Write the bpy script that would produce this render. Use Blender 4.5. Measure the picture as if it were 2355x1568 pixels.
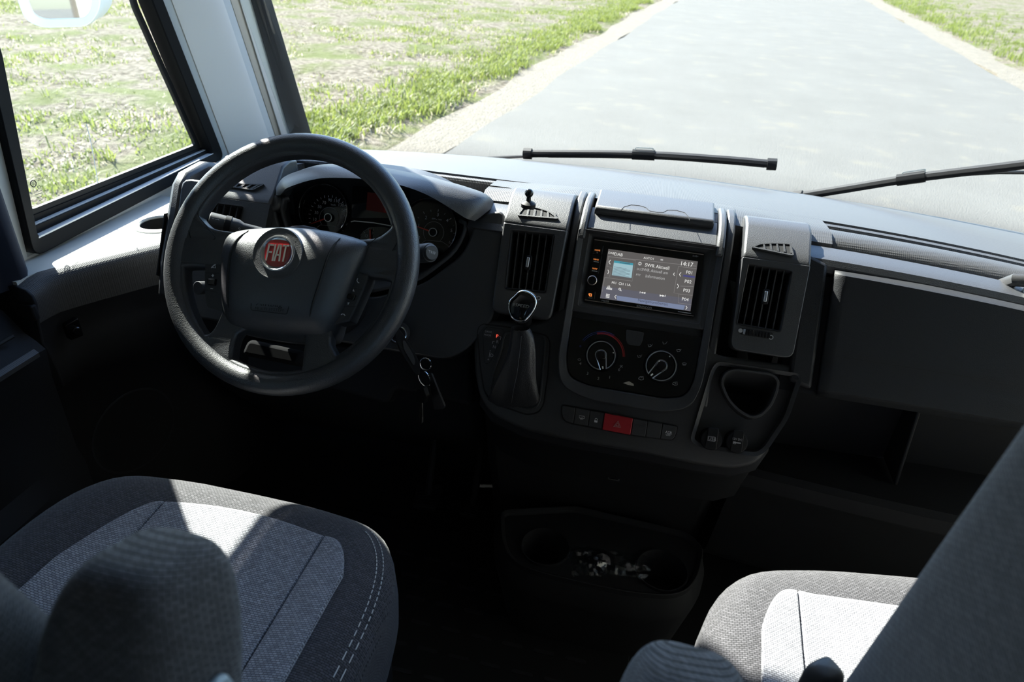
import bpy, bmesh, math, random
import numpy as np
from mathutils import Vector, Matrix

random.seed(7)
for _o in list(bpy.data.objects):
    bpy.data.objects.remove(_o, do_unlink=True)
SC = bpy.context.scene
COL = SC.collection

# ------------------------------------------------------------------ camera
# X right, Y forward, Z up; cab floor at z = 0, camera between the two seat backs
FPX = 1570.0
CX, CY = 1177.5, 784.0
CAM = np.array([0.0, 0.0, 1.25])
_R = np.array([.973, .158, -.168]); _R /= np.linalg.norm(_R)
_F = np.array([(924 * .158 + 1570 * .168) / .973, -924, FPX]); _F /= np.linalg.norm(_F)
_F -= _R * (_F @ _R); _F /= np.linalg.norm(_F)
_U = np.cross(_R, _F)
if _U[1] > 0:
    _U = -_U
MW = np.stack([_R, _F, _U])            # camera vector -> vehicle vector
cd = bpy.data.cameras.new('camera')
cam = bpy.data.objects.new('camera', cd)
COL.objects.link(cam)
cd.sensor_width = 36.0
cd.lens = 36.0 * FPX / 2355.0
cd.clip_start = 0.02
cd.clip_end = 500
cd.dof.use_dof = True
cd.dof.focus_distance = 1.12
cd.dof.aperture_fstop = 7.0
ex, ey, ez = MW @ np.array([1, 0, 0]), MW @ np.array([0, -1, 0]), MW @ np.array([0, 0, -1])
cam.matrix_world = Matrix(((ex[0], ey[0], ez[0], CAM[0]), (ex[1], ey[1], ez[1], CAM[1]), (ex[2], ey[2], ez[2], CAM[2]), (0, 0, 0, 1)))
SC.camera = cam

# ------------------------------------------------------------------ light
SUN_AZ, SUN_EL = math.radians(-52.0), math.radians(42.0)
SUND = Vector((math.sin(SUN_AZ) * math.cos(SUN_EL), math.cos(SUN_AZ) * math.cos(SUN_EL), math.sin(SUN_EL)))
world = bpy.data.worlds.new('sky')
SC.world = world
world.use_nodes = True
wn = world.node_tree
sky = wn.nodes.new('ShaderNodeTexSky')
sky.sky_type = 'NISHITA'
sky.sun_disc = False
sky.sun_elevation = SUN_EL
sky.sun_rotation = SUN_AZ
sky.air_density = 1.0
sky.dust_density = 0.6
sky.ozone_density = 4.0
wn.links.new(sky.outputs[0], wn.nodes['Background'].inputs[0])
wn.nodes['Background'].inputs[1].default_value = 0.50
sl = bpy.data.lights.new('sun', 'SUN')
sl.energy = 22.0
sl.angle = math.radians(0.53)
sl.color = (1.0, 0.95, 0.87)
sun = bpy.data.objects.new('sun', sl)
COL.objects.link(sun)
sun.rotation_euler = SUND.to_track_quat('Z', 'Y').to_euler()
SC.view_settings.view_transform = 'Standard'
SC.view_settings.look = 'None'
SC.view_settings.gamma = 1
SC.view_settings.use_curve_mapping = False
SC.view_settings.exposure = 0.42

# ------------------------------------------------------------------ geometry helpers
def ray(px, py):
    return MW @ np.array([(px - CX) / FPX, (py - CY) / FPX, 1.0])

def at(px, py, X=None, Y=None, Z=None, d=None):
    r = ray(px, py)
    if X is not None: t = (X - CAM[0]) / r[0]
    elif Y is not None: t = (Y - CAM[1]) / r[1]
    elif Z is not None: t = (Z - CAM[2]) / r[2]
    else: t = d
    return Vector(CAM + r * t)

def zz(ox, oy, s):
    return lambda x, y: (ox + x / s, oy + y / s)

class Plane:
    def __init__(s, o, u, v):
        s.o = Vector(o); s.u = Vector(u).normalized(); s.v = Vector(v).normalized(); s.n = s.u.cross(s.v)
    def at(s, px, py, off=0.0):
        r = Vector(ray(px, py)); o = s.o + s.n * off; c = Vector(CAM)
        return c + r * ((o - c).dot(s.n) / r.dot(s.n))
    def loc(s, p, off=0.0):
        d = s.at(p[0], p[1], off) - s.o
        return (d.dot(s.u), d.dot(s.v))
    def poly(s, pts, off=0.0):
        return [s.loc(p, off) for p in pts]
    def P(s, a, b, off=0.0):
        return s.o + s.u * a + s.v * b + s.n * off
    def mpp(s, px, py, off=0.0):
        a = s.at(px - 5, py, off); b = s.at(px + 5, py, off)
        return (a - b).length / 10

def rnd(pts, r, n=4):
    """round the corners of a 2D polygon"""
    out = []
    m = len(pts)
    for i in range(m):
        p0 = Vector(pts[i - 1]); p1 = Vector(pts[i]); p2 = Vector(pts[(i + 1) % m])
        rr = r[i] if isinstance(r, (list, tuple)) else r
        d0 = p0 - p1; d2 = p2 - p1
        k = min(rr, d0.length * .48, d2.length * .48)
        a = p1 + d0.normalized() * k; b = p1 + d2.normalized() * k
        if k < 1e-6:
            out += [tuple(p1)] * (n + 1); continue
        for j in range(n + 1):
            t = j / n
            q = a * (1 - t) ** 2 + p1 * (2 * t * (1 - t)) + b * t ** 2
            out.append((q.x, q.y))
    return out

def rect(a0, b0, a1, b1):
    return [(a0, b0), (a1, b0), (a1, b1), (a0, b1)]

def circ(c, r, n=32, r2=None, a0=0.0):
    r2 = r2 or r
    return [(c[0] + r * math.cos(a0 + 2 * math.pi * i / n), c[1] + r2 * math.sin(a0 + 2 * math.pi * i / n)) for i in range(n)]

def inset(pts, d):
    m = len(pts); out = []
    ar = sum(pts[i][0] * pts[(i + 1) % m][1] - pts[(i + 1) % m][0] * pts[i][1] for i in range(m))
    sg = 1 if ar > 0 else -1
    for i in range(m):
        p0 = Vector(pts[i - 1]); p1 = Vector(pts[i]); p2 = Vector(pts[(i + 1) % m])
        e0 = (p1 - p0); e1 = (p2 - p1)
        if e0.length < 1e-9: e0 = e1
        if e1.length < 1e-9: e1 = e0
        e0.normalize(); e1.normalize()
        nn = Vector((-(e0.y + e1.y), e0.x + e1.x))
        if nn.length < 1e-9: nn = Vector((-e0.y, e0.x))
        nn.normalize()
        k = max(.35, nn.dot(Vector((-e0.y, e0.x))))
        out.append(tuple(p1 + nn * (sg * d / k)))
    return out

def resample(pts, n, closed=False):
    P = [Vector(p) for p in pts]
    if closed: P = P + [P[0]]
    L = [0.0]
    for i in range(1, len(P)): L.append(L[-1] + (P[i] - P[i - 1]).length)
    out = []
    for k in range(n):
        t = L[-1] * k / (n if closed else n - 1)
        i = 1
        while i < len(L) - 1 and L[i] < t: i += 1
        s = (t - L[i - 1]) / max(1e-9, L[i] - L[i - 1])
        out.append(P[i - 1].lerp(P[i], s))
    return out

def spline(pts, n):
    """Catmull-Rom through 3D points"""
    P = [Vector(p) for p in pts]
    P = [P[0] * 2 - P[1]] + P + [P[-1] * 2 - P[-2]]
    out = []
    seg = len(P) - 3
    for k in range(n):
        t = seg * k / (n - 1); i = min(int(t), seg - 1); t -= i
        a, b, c, d = P[i:i + 4]
        out.append(0.5 * ((2 * b) + (c - a) * t + (2 * a - 5 * b + 4 * c - d) * t * t + (3 * b - a - 3 * c + d) * t ** 3))
    return out

_TXT = {}
def text_geo(s):
    if s in _TXT: return _TXT[s]
    cu = bpy.data.curves.new('lettering', 'FONT'); cu.body = s; cu.resolution_u = 2; cu.fill_mode = 'FRONT'
    ob = bpy.data.objects.new('lettering', cu); COL.objects.link(ob)
    dg = bpy.context.evaluated_depsgraph_get()
    me = bpy.data.meshes.new_from_object(ob.evaluated_get(dg))
    V = [(v.co.x, v.co.y) for v in me.vertices]; Fc = [tuple(p.vertices) for p in me.polygons]
    bpy.data.objects.remove(ob, do_unlink=True); bpy.data.curves.remove(cu); bpy.data.meshes.remove(me)
    w = max([v[0] for v in V] or [0]); w0 = min([v[0] for v in V] or [0])
    _TXT[s] = (V, Fc, w0, w)
    return _TXT[s]

ORG = {}
class MB:
    def __init__(s): s.v = []; s.f = []; s.m = []; s.uv = []
    def add(s, verts, faces, uvs=None, mi=0):
        o = len(s.v); s.v += [Vector(v) for v in verts]
        for k, f in enumerate(faces):
            s.f.append([i + o for i in f]); s.m.append(mi)
            s.uv.append([uvs[k][j] for j in range(len(f))] if uvs else None)
        return s
    def box(s, lo, hi, mi=0):
        x0, y0, z0 = lo; x1, y1, z1 = hi
        V = [(x0, y0, z0), (x1, y0, z0), (x1, y1, z0), (x0, y1, z0), (x0, y0, z1), (x1, y0, z1), (x1, y1, z1), (x0, y1, z1)]
        return s.add(V, [(3, 2, 1, 0), (4, 5, 6, 7), (0, 1, 5, 4), (1, 2, 6, 5), (2, 3, 7, 6), (3, 0, 4, 7)], mi=mi)
    def prism(s, pl, poly, o0, o1, mi=0, back=True):
        ar = sum(poly[i - 1][0] * poly[i][1] - poly[i][0] * poly[i - 1][1] for i in range(len(poly)))
        if ar < 0: poly = poly[::-1]
        n = len(poly)
        V = [pl.P(a, b, o0) for a, b in poly] + [pl.P(a, b, o1) for a, b in poly]
        Fc = [tuple(range(n, 2 * n))]
        if back: Fc.append(tuple(range(n - 1, -1, -1)))
        Fc += [(i, (i + 1) % n, (i + 1) % n + n, i + n) for i in range(n)]
        return s.add(V, Fc, mi=mi)
    def prismx(s, prof, x0, x1, mi=0):
        """profile of (y, z) extruded along X"""
        ar = sum(prof[i - 1][0] * prof[i][1] - prof[i][0] * prof[i - 1][1] for i in range(len(prof)))
        if ar < 0: prof = prof[::-1]
        n = len(prof)
        V = [(x0, y, z) for y, z in prof] + [(x1, y, z) for y, z in prof]
        Fc = [tuple(range(n - 1, -1, -1)), tuple(range(n, 2 * n))] + [(i, (i + 1) % n, (i + 1) % n + n, i + n) for i in range(n)]
        return s.add(V, Fc, mi=mi)
    def ring(s, pl, outer, inner, o0, o1, mi=0, oi=None):
        n = len(outer); oi = o1 if oi is None else oi
        V = [pl.P(a, b, o0) for a, b in outer] + [pl.P(a, b, o1) for a, b in outer] + [pl.P(a, b, oi) for a, b in inner] + [pl.P(a, b, o0) for a, b in inner]
        Fc = []
        for k in range(4):
            for i in range(n):
                j = (i + 1) % n; k2 = (k + 1) % 4
                Fc.append((i + k * n, j + k * n, j + k2 * n, i + k2 * n))
        return s.add(V, Fc, mi=mi)
    def loft(s, rows, cu=False, cv=False, cap=False, mi=0, uvs=1.0, uvfix=False, uvf=None):
        """rows: list of equally long point lists; cu closes each row, cv closes the stack of rows"""
        R = [[Vector(p) for p in r] for r in rows]; m = len(R); n = len(R[0])
        V = [p for r in R for p in r]
        U = []
        for r in R:
            L = [0.0]
            for i in range(1, n + 1): L.append(L[-1] + (r[i % n] - r[i - 1]).length)
            mid = 0 if cu else L[n - 1] / 2
            U.append([l - mid for l in L])
        if uvfix: U = [U[m // 2]] * m
        Wd = [0.0]; h = n // 2
        for j in range(1, m + 1): Wd.append(Wd[-1] + (R[j % m][h] - R[j - 1][h]).length)
        Fc = []; UV = []
        for j in range(m if cv else m - 1):
            for i in range(n if cu else n - 1):
                i2 = (i + 1) % n; j2 = (j + 1) % m
                Fc.append((j * n + i, j * n + i2, j2 * n + i2, j2 * n + i))
                UV.append([(U[j][i] * uvs, Wd[j] * uvs), (U[j][i + 1] * uvs, Wd[j] * uvs), (U[j2][i + 1] * uvs, Wd[j + 1] * uvs), (U[j2][i] * uvs, Wd[j + 1] * uvs)])
        if uvf: UV = [[uvf(V[i]) for i in f] for f in Fc]
        if cap:
            Fc += [tuple(range(n - 1, -1, -1)), tuple((m - 1) * n + i for i in range(n))]
            UV += [[(R[0][i].x, R[0][i].y + R[0][i].z) for i in range(n - 1, -1, -1)], [(R[-1][i].x, R[-1][i].y + R[-1][i].z) for i in range(n)]]
        return s.add(V, Fc, UV, mi)
    def tube(s, path, r, n=10, closed=False, cap=True, mi=0, flat=1.0, up=None):
        P = [Vector(p) for p in path]; m = len(P); rows = []
        t0 = None
        for i in range(m):
            a = P[i - 1] if (i > 0 or closed) else P[i]; b = P[(i + 1) % m] if (i < m - 1 or closed) else P[i]
            t = (b - a).normalized()
            if t0 is None:
                u = Vector(up) if up else (Vector((0, 0, 1)) if abs(t.z) < .9 else Vector((1, 0, 0)))
                x = t.cross(u).normalized()
            else:
                x = (x - t * x.dot(t)).normalized()
            y = t.cross(x).normalized(); t0 = t
            rr = r[i] if isinstance(r, (list, tuple)) else r
            rows.append([P[i] + x * (rr * math.cos(2 * math.pi * k / n)) + y * (rr * flat * math.sin(2 * math.pi * k / n)) for k in range(n)])
        return s.loft(rows, cu=True, cv=closed, cap=cap and not closed, mi=mi)
    def lathe(s, o, axis, prof, n=28, mi=0, arc=None):
        """profile of (radius, height) turned about axis through o"""
        o = Vector(o); ax = Vector(axis).normalized()
        x = ax.orthogonal().normalized(); y = ax.cross(x)
        rows = [[o + ax * h + x * (max(r, 1e-5) * math.cos(2 * math.pi * k / n)) + y * (max(r, 1e-5) * math.sin(2 * math.pi * k / n)) for k in range(n)] for r, h in prof]
        return s.loft(rows, cu=True, mi=mi)
    def text(s, pl, t, px, py, cap, off, mi=0, al='L', sx=1.0, it=0.0):
        """lettering on a plane: anchor pixel of the baseline, capital height in pixels"""
        a, b = pl.loc((px, py), off); k = cap * pl.mpp(px, py, off) / .70
        return s.textl(pl, t, a, b, k, off, mi, al, sx, it)
    def textl(s, pl, t, a, b, k, off, mi=0, al='L', sx=1.0, it=0.0, rot=0.0):
        V, Fc, w0, w1 = text_geo(t)
        x0 = w0 if al == 'L' else (w1 if al == 'R' else (w0 + w1) / 2)
        c, sn = math.cos(rot), math.sin(rot)
        pts = []
        for x, y in V:
            xx = ((x - x0) * sx + y * it) * k; yy = y * k
            pts.append(pl.P(a + xx * c - yy * sn, b + xx * sn + yy * c, off))
        return s.add(pts, Fc, mi=mi)
    def stroke(s, pl, pts, w, off, closed=False, mi=0, t=0.0006):
        """flat ribbon through local 2D points"""
        P = [Vector(p) for p in pts]; m = len(P); L = []; Rr = []
        for i in range(m):
            a = P[i - 1] if (i > 0 or closed) else P[i]; b = P[(i + 1) % m] if (i < m - 1 or closed) else P[i]
            d = (b - a)
            if d.length < 1e-9: d = Vector((1, 0))
            d.normalize(); nn = Vector((-d.y, d.x)) * (w / 2)
            L.append(P[i] + nn); Rr.append(P[i] - nn)
        V = [pl.P(p.x, p.y, off) for p in L] + [pl.P(p.x, p.y, off) for p in Rr] + [pl.P(p.x, p.y, off - t) for p in L] + [pl.P(p.x, p.y, off - t) for p in Rr]
        Fc = []
        for i in range(m if closed else m - 1):
            j = (i + 1) % m
            Fc += [(i + m, j + m, j, i), (i, j, j + 2 * m, i + 2 * m), (j + m, i + m, i + 3 * m, j + 3 * m)]
        return s.add(V, Fc, mi=mi)
    def spx(s, pl, pts, wpx, off, closed=False, mi=0):
        return s.stroke(pl, pl.poly(pts, off), wpx * pl.mpp(pts[0][0], pts[0][1], off), off, closed, mi)
    def build(s, name, mat, parent=None, bevel=0, seg=2, ang=35, sub=0, solid=0, flip=False, label=None, solid_off=-1, keep=False):
        me = bpy.data.meshes.new(name)
        org = Vector((0, 0, 0))
        if parent is not None: org = ORG.get(parent.as_pointer(), org)
        me.from_pydata([v - org for v in s.v], [], [f[::-1] if flip else f for f in s.f])
        mats = mat if isinstance(mat, (list, tuple)) else [mat]
        for m in mats: me.materials.append(m)
        me.polygons.foreach_set('material_index', s.m)
        if any(u is not None for u in s.uv):
            ul = me.uv_layers.new(name='UVMap'); k = 0
            for f, u in zip(s.f, s.uv):
                uu = u if u is not None else [(s.v[i].x, s.v[i].y) for i in f]
                if flip: uu = uu[::-1]
                for c in uu:
                    ul.data[k].uv = c; k += 1
        if not solid and not keep:
            bm_ = bmesh.new(); bm_.from_mesh(me); bmesh.ops.recalc_face_normals(bm_, faces=bm_.faces); bm_.to_mesh(me); bm_.free()
        me.polygons.foreach_set('use_smooth', [True] * len(me.polygons))
        me.validate()
        me.set_sharp_from_angle(angle=math.radians(ang))
        ob = bpy.data.objects.new(name, me); COL.objects.link(ob)
        if parent is not None: ob.parent = parent
        ORG[ob.as_pointer()] = org
        if label: ob['label'] = label
        if solid:
            md = ob.modifiers.new('thickness', 'SOLIDIFY'); md.thickness = solid; md.offset = solid_off
        if bevel:
            md = ob.modifiers.new('bevel', 'BEVEL'); md.width = bevel; md.segments = seg; md.limit_method = 'ANGLE'; md.angle_limit = math.radians(40); md.harden_normals = False
        if sub:
            md = ob.modifiers.new('subdiv', 'SUBSURF'); md.levels = sub; md.render_levels = sub
        return ob

def cut(ob, mb):
    """carve a solid out of an object"""
    c = mb.build('cutter', M['dark'])
    c.location = -ORG[ob.as_pointer()] * 0
    md = ob.modifiers.new('cut', 'BOOLEAN'); md.operation = 'DIFFERENCE'; md.object = c; md.solver = 'EXACT'
    bpy.context.view_layer.update()
    dg = bpy.context.evaluated_depsgraph_get()
    me = bpy.data.meshes.new_from_object(ob.evaluated_get(dg))
    old = ob.data; ob.modifiers.clear(); ob.data = me; me.name = old.name
    me.polygons.foreach_set('use_smooth', [True] * len(me.polygons)); me.set_sharp_from_angle(angle=math.radians(35))
    bpy.data.objects.remove(c, do_unlink=True); bpy.data.meshes.remove(old)

def stuff(o): o['kind'] = 'stuff'; return o

def thing(name, label, cat, loc, group=None):
    o = bpy.data.objects.new(name, None); COL.objects.link(o); o.location = loc
    o.empty_display_size = .05
    o['label'] = label; o['category'] = cat
    if group: o['group'] = group
    ORG[o.as_pointer()] = Vector(loc)
    return o

def tag(o, label, cat, group=None):
    o['label'] = label; o['category'] = cat
    if group: o['group'] = group
    return o

def struct(o, label=None, cat=None):
    o['kind'] = 'structure'
    if label: o['label'] = label
    if cat: o['category'] = cat
    return o

# ------------------------------------------------------------------ materials
def newmat(name):
    m = bpy.data.materials.new(name); m.use_nodes = True
    nt = m.node_tree
    return m, nt, nt.nodes['Principled BSDF']

def mat(name, col, rough=.5, metal=0.0, bump=None, spec=.5, coat=0.0, emit=None, es=1.0, var=0.0, varscale=20):
    m, nt, b = newmat(name)
    c = tuple(col) + (1,) if len(col) == 3 else col
    b.inputs['Base Color'].default_value = c
    b.inputs['Roughness'].default_value = rough
    b.inputs['Metallic'].default_value = metal
    b.inputs['Specular IOR Level'].default_value = spec
    b.inputs['Coat Weight'].default_value = coat
    if emit:
        b.inputs['Emission Color'].default_value = tuple(emit) + (1,)
        b.inputs['Emission Strength'].default_value = es
    tc = None
    if bump or var:
        tc = nt.nodes.new('ShaderNodeTexCoord')
    if bump:
        kind, scale, dist = bump
        if kind == 'noise':
            t = nt.nodes.new('ShaderNodeTexNoise'); t.inputs['Scale'].default_value = scale; t.inputs['Detail'].default_value = 2
            out = t.outputs[0]
        elif kind == 'leather':
            t = nt.nodes.new('ShaderNodeTexVoronoi'); t.inputs['Scale'].default_value = scale; t.feature = 'SMOOTH_F1'
            out = t.outputs['Distance']
        else:
            t = nt.nodes.new('ShaderNodeTexVoronoi'); t.inputs['Scale'].default_value = scale; t.inputs['Randomness'].default_value = 0
            out = t.outputs['Distance']
        nt.links.new(tc.outputs['Object'], t.inputs['Vector'])
        bp = nt.nodes.new('ShaderNodeBump'); bp.inputs['Strength'].default_value = 1; bp.inputs['Distance'].default_value = dist
        nt.links.new(out, bp.inputs['Height']); nt.links.new(bp.outputs[0], b.inputs['Normal'])
    if var:
        t = nt.nodes.new('ShaderNodeTexNoise'); t.inputs['Scale'].default_value = varscale; t.inputs['Detail'].default_value = 4
        nt.links.new(tc.outputs['Object'], t.inputs['Vector'])
        mx = nt.nodes.new('ShaderNodeMix'); mx.data_type = 'RGBA'
        mx.inputs[6].default_value = tuple(x * (1 - var) for x in c[:3]) + (1,)
        mx.inputs[7].default_value = tuple(min(1, x * (1 + var)) for x in c[:3]) + (1,)
        nt.links.new(t.outputs[0], mx.inputs[0]); nt.links.new(mx.outputs[2], b.inputs['Base Color'])
    return m

def weave(name, light, dark, w=.0052, h=.0026, rough=.85, bump=.0007, uv=True):
    m, nt, b = newmat(name)
    tc = nt.nodes.new('ShaderNodeTexCoord')
    br = nt.nodes.new('ShaderNodeTexBrick')
    br.inputs['Color1'].default_value = tuple(light) + (1,)
    br.inputs['Color2'].default_value = tuple(x * .62 for x in light) + (1,)
    br.inputs['Mortar'].default_value = tuple(dark) + (1,)
    br.inputs['Scale'].default_value = 1.0
    br.inputs['Brick Width'].default_value = w
    br.inputs['Row Height'].default_value = h
    br.inputs['Mortar Size'].default_value = h * .16
    br.inputs['Mortar Smooth'].default_value = .6
    br.offset = .5
    nt.links.new(tc.outputs['UV' if uv else 'Object'], br.inputs['Vector'])
    nz = nt.nodes.new('ShaderNodeTexNoise'); nz.inputs['Scale'].default_value = 700; nz.inputs['Detail'].default_value = 1
    nt.links.new(tc.outputs['UV' if uv else 'Object'], nz.inputs['Vector'])
    mx = nt.nodes.new('ShaderNodeMix'); mx.data_type = 'RGBA'; mx.blend_type = 'MULTIPLY'; mx.inputs[0].default_value = .55
    nt.links.new(br.outputs['Color'], mx.inputs[6]); nt.links.new(nz.outputs[0], mx.inputs[7])
    nt.links.new(mx.outputs[2], b.inputs['Base Color'])
    b.inputs['Roughness'].default_value = rough
    b.inputs['Specular IOR Level'].default_value = .25
    b.inputs['Sheen Weight'].default_value = .15
    iv = nt.nodes.new('ShaderNodeMath'); iv.operation = 'SUBTRACT'; iv.inputs[0].default_value = 1
    nt.links.new(br.outputs['Fac'], iv.inputs[1])
    bp = nt.nodes.new('ShaderNodeBump'); bp.inputs['Distance'].default_value = bump
    nt.links.new(iv.outputs[0], bp.inputs['Height']); nt.links.new(bp.outputs[0], b.inputs['Normal'])
    return m

M = {}
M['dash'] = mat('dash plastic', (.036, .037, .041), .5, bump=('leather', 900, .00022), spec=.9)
M['dashtop'] = mat('dash top foil', (.050, .050, .052), .52, bump=('dots', 330, .0006), spec=.55)
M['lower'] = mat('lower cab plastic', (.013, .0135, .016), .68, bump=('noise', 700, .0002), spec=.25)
M['lid'] = mat('glovebox plastic', (.020, .021, .024), .55, bump=('leather', 900, .0002), spec=.3)
M['console'] = mat('console plastic', (.040, .040, .042), .5, bump=('noise', 1300, .00025))
M['wheel'] = mat('wheel skin', (.036, .037, .042), .42, bump=('leather', 800, .0003), spec=.9)
M['pad'] = mat('airbag cover', (.040, .041, .046), .42, bump=('leather', 1000, .0003), spec=1.0)
M['gloss'] = mat('piano black', (.006, .006, .007), .08)
M['dark'] = mat('dark inner plastic', (.008, .008, .009), .7)
M['black'] = mat('black rubber', (.006, .006, .007), .6, spec=.3)
M['frame'] = mat('black window frame', (.005, .0055, .0065), .6, spec=.15)
M['matte'] = mat('matt black plastic', (.008, .008, .009), .9, spec=.1)
M['railglint'] = mat('pale runner highlight', (.72, .73, .75), .45)  # highlight along the black window rails, put into a pale colour
M['chrome'] = mat('chrome', (.85, .86, .88), .08, 1.0)
M['silver'] = mat('satin silver', (.75, .76, .78), .3, 1.0)
M['copper'] = mat('brushed trim line', (.60, .50, .46), .3, 1.0)
M['white'] = mat('white print', (.78, .78, .78), .6)
M['grey'] = mat('grey print', (.48, .48, .49), .6)
M['dim'] = mat('embossed print', (.045, .045, .048), .6)
M['redprint'] = mat('red print', (.45, .02, .02), .5)
M['blueprint'] = mat('blue print', (.03, .06, .30), .5)
M['hazard'] = mat('hazard red', (.42, .012, .02), .5)
M['needle'] = mat('needle red', (.85, .06, .03), .4)
M['badgering'] = mat('badge chrome', (.80, .80, .82), .22, 1.0)
M['badge'] = mat('badge red enamel', (.33, .008, .012), .22, coat=1.0)
M['wall'] = mat('cream wall foil', (.62, .62, .58), .6, bump=('noise', 500, .0001))
M['wallgrey'] = mat('pale grey trim', (.55, .58, .58), .55)
M['wallbeige'] = mat('beige trim', (.52, .48, .40), .55)
M['wallwhite'] = mat('white trim', (.78, .78, .76), .5)
M['ceil'] = mat('cab ceiling foil', (.30, .29, .27), .8)
M['rear'] = mat('living area shade', (.06, .05, .04), .8)
M['navy'] = mat('dark navy curtain cloth', (.012, .016, .030), .9)
M['leather'] = mat('boot leather', (.024, .024, .027), .42, bump=('leather', 700, .0003), spec=.7)
M['thread'] = mat('pale thread', (.62, .62, .60), .8)
M['threaddark'] = mat('dark seam thread', (.03, .03, .035), .9)
M['seatl'] = weave('light grey weave', (.60, .60, .64), (.10, .10, .12))
M['seatd'] = weave('charcoal weave', (.135, .13, .142), (.010, .010, .012))
M['seatr'] = weave('charcoal side weave', (.16, .155, .165), (.018, .018, .02), .008, .0032)
M['mat'] = mat('rubber mat', (.008, .0085, .0095), .8, spec=.2)
M['pale'] = mat('pale blue grey plastic', (.30, .36, .40), .4)
M['mirrorframe'] = mat('mirror housing white', (.62, .68, .72), .35)
M['mirror'] = mat('mirror glass', (.85, .86, .86), .02, 1.0)
M['steel'] = mat('key steel', (.7, .68, .64), .25, 1.0)
M['lcdgrey'] = mat('screen grey', (.02, .02, .022), .35, emit=(.085, .080, .078), es=1.0)
M['lcdlow'] = mat('screen slate', (.02, .02, .022), .35, emit=(.085, .085, .105), es=1.0)
M['lcdblue'] = mat('screen blue bar', (.02, .02, .022), .35, emit=(.14, .17, .26), es=1.0)
M['lcdtext'] = mat('screen lettering', (.02, .02, .022), .4, emit=(.62, .62, .60), es=1.0)
M['lcddim'] = mat('screen dim lettering', (.02, .02, .022), .4, emit=(.34, .34, .34), es=1.0)
M['lcdline'] = mat('screen line', (.02, .02, .022), .4, emit=(.17, .165, .16), es=1.0)
M['lcddark'] = mat('screen dark lettering', (.02, .02, .022), .4, emit=(.05, .055, .08), es=1.0)
M['lcdcyan'] = mat('screen picture', (.02, .02, .022), .4, emit=(.25, .38, .42), es=1.0)
M['lcdteal'] = mat('screen picture header', (.02, .02, .022), .4, emit=(.04, .22, .28), es=1.0)
M['lcdviolet'] = mat('screen preset bar', (.02, .02, .022), .4, emit=(.05, .05, .16), es=1.0)
M['amber'] = mat('amber key light', (.02, .02, .02), .4, emit=(.75, .22, .05), es=1.0)
M['redlight'] = mat('red light', (.02, .0, .0), .4, emit=(.95, .10, .06), es=1.2)
M['reddisp'] = mat('red trip display', (.008, .001, .0008), .5, emit=(.004, .0002, .0001), es=1.0)
M['reddisp2'] = mat('red trip segments', (.012, .0015, .001), .5, emit=(.012, .0005, .0003), es=1.0)

def glassmat(name, tint=(1, 1, 1), haze=0.0, k=1.0):
    m = bpy.data.materials.new(name); m.use_nodes = True
    nt = m.node_tree; nt.nodes.remove(nt.nodes['Principled BSDF'])
    tr = nt.nodes.new('ShaderNodeBsdfTransparent'); tr.inputs[0].default_value = tuple(tint) + (1,)
    gl = nt.nodes.new('ShaderNodeBsdfGlossy'); gl.inputs['Roughness'].default_value = .0
    lw = nt.nodes.new('ShaderNodeLayerWeight'); lw.inputs[0].default_value = .5
    pw = nt.nodes.new('ShaderNodeMath'); pw.operation = 'POWER'; pw.inputs[1].default_value = 5
    nt.links.new(lw.outputs['Facing'], pw.inputs[0])
    fr = nt.nodes.new('ShaderNodeMath'); fr.operation = 'MULTIPLY_ADD'; fr.inputs[1].default_value = .9; fr.inputs[2].default_value = .02
    nt.links.new(pw.outputs[0], fr.inputs[0])
    mx = nt.nodes.new('ShaderNodeMixShader')
    nt.links.new(fr.outputs[0], mx.inputs[0]); nt.links.new(tr.outputs[0], mx.inputs[1]); nt.links.new(gl.outputs[0], mx.inputs[2])
    out = mx.outputs[0]
    if haze:
        df = nt.nodes.new('ShaderNodeBsdfTranslucent'); df.inputs[0].default_value = (.9, .93, .95, 1)
        m2 = nt.nodes.new('ShaderNodeMixShader'); m2.inputs[0].default_value = haze
        nt.links.new(out, m2.inputs[1]); nt.links.new(df.outputs[0], m2.inputs[2]); out = m2.outputs[0]
    nt.links.new(out, nt.nodes['Material Output'].inputs[0])
    return m
M['glass'] = glassmat('windscreen glass', (.95, .98, .97))
M['sideglass'] = glassmat('side window glass', (.93, .97, .96), haze=.004)
M['clear'] = glassmat('instrument lens', (.97, .97, .97))
def filmmat():
    m = bpy.data.materials.new('clear film'); m.use_nodes = True
    nt = m.node_tree; nt.nodes.remove(nt.nodes['Principled BSDF'])
    tr = nt.nodes.new('ShaderNodeBsdfTransparent'); tr.inputs[0].default_value = (.9, .92, .95, 1)
    gl = nt.nodes.new('ShaderNodeBsdfGlossy'); gl.inputs['Roughness'].default_value = .12
    mx = nt.nodes.new('ShaderNodeMixShader'); mx.inputs[0].default_value = .05
    nt.links.new(tr.outputs[0], mx.inputs[1]); nt.links.new(gl.outputs[0], mx.inputs[2]); nt.links.new(mx.outputs[0], nt.nodes['Material Output'].inputs[0])
    return m
M['film'] = filmmat()

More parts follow.
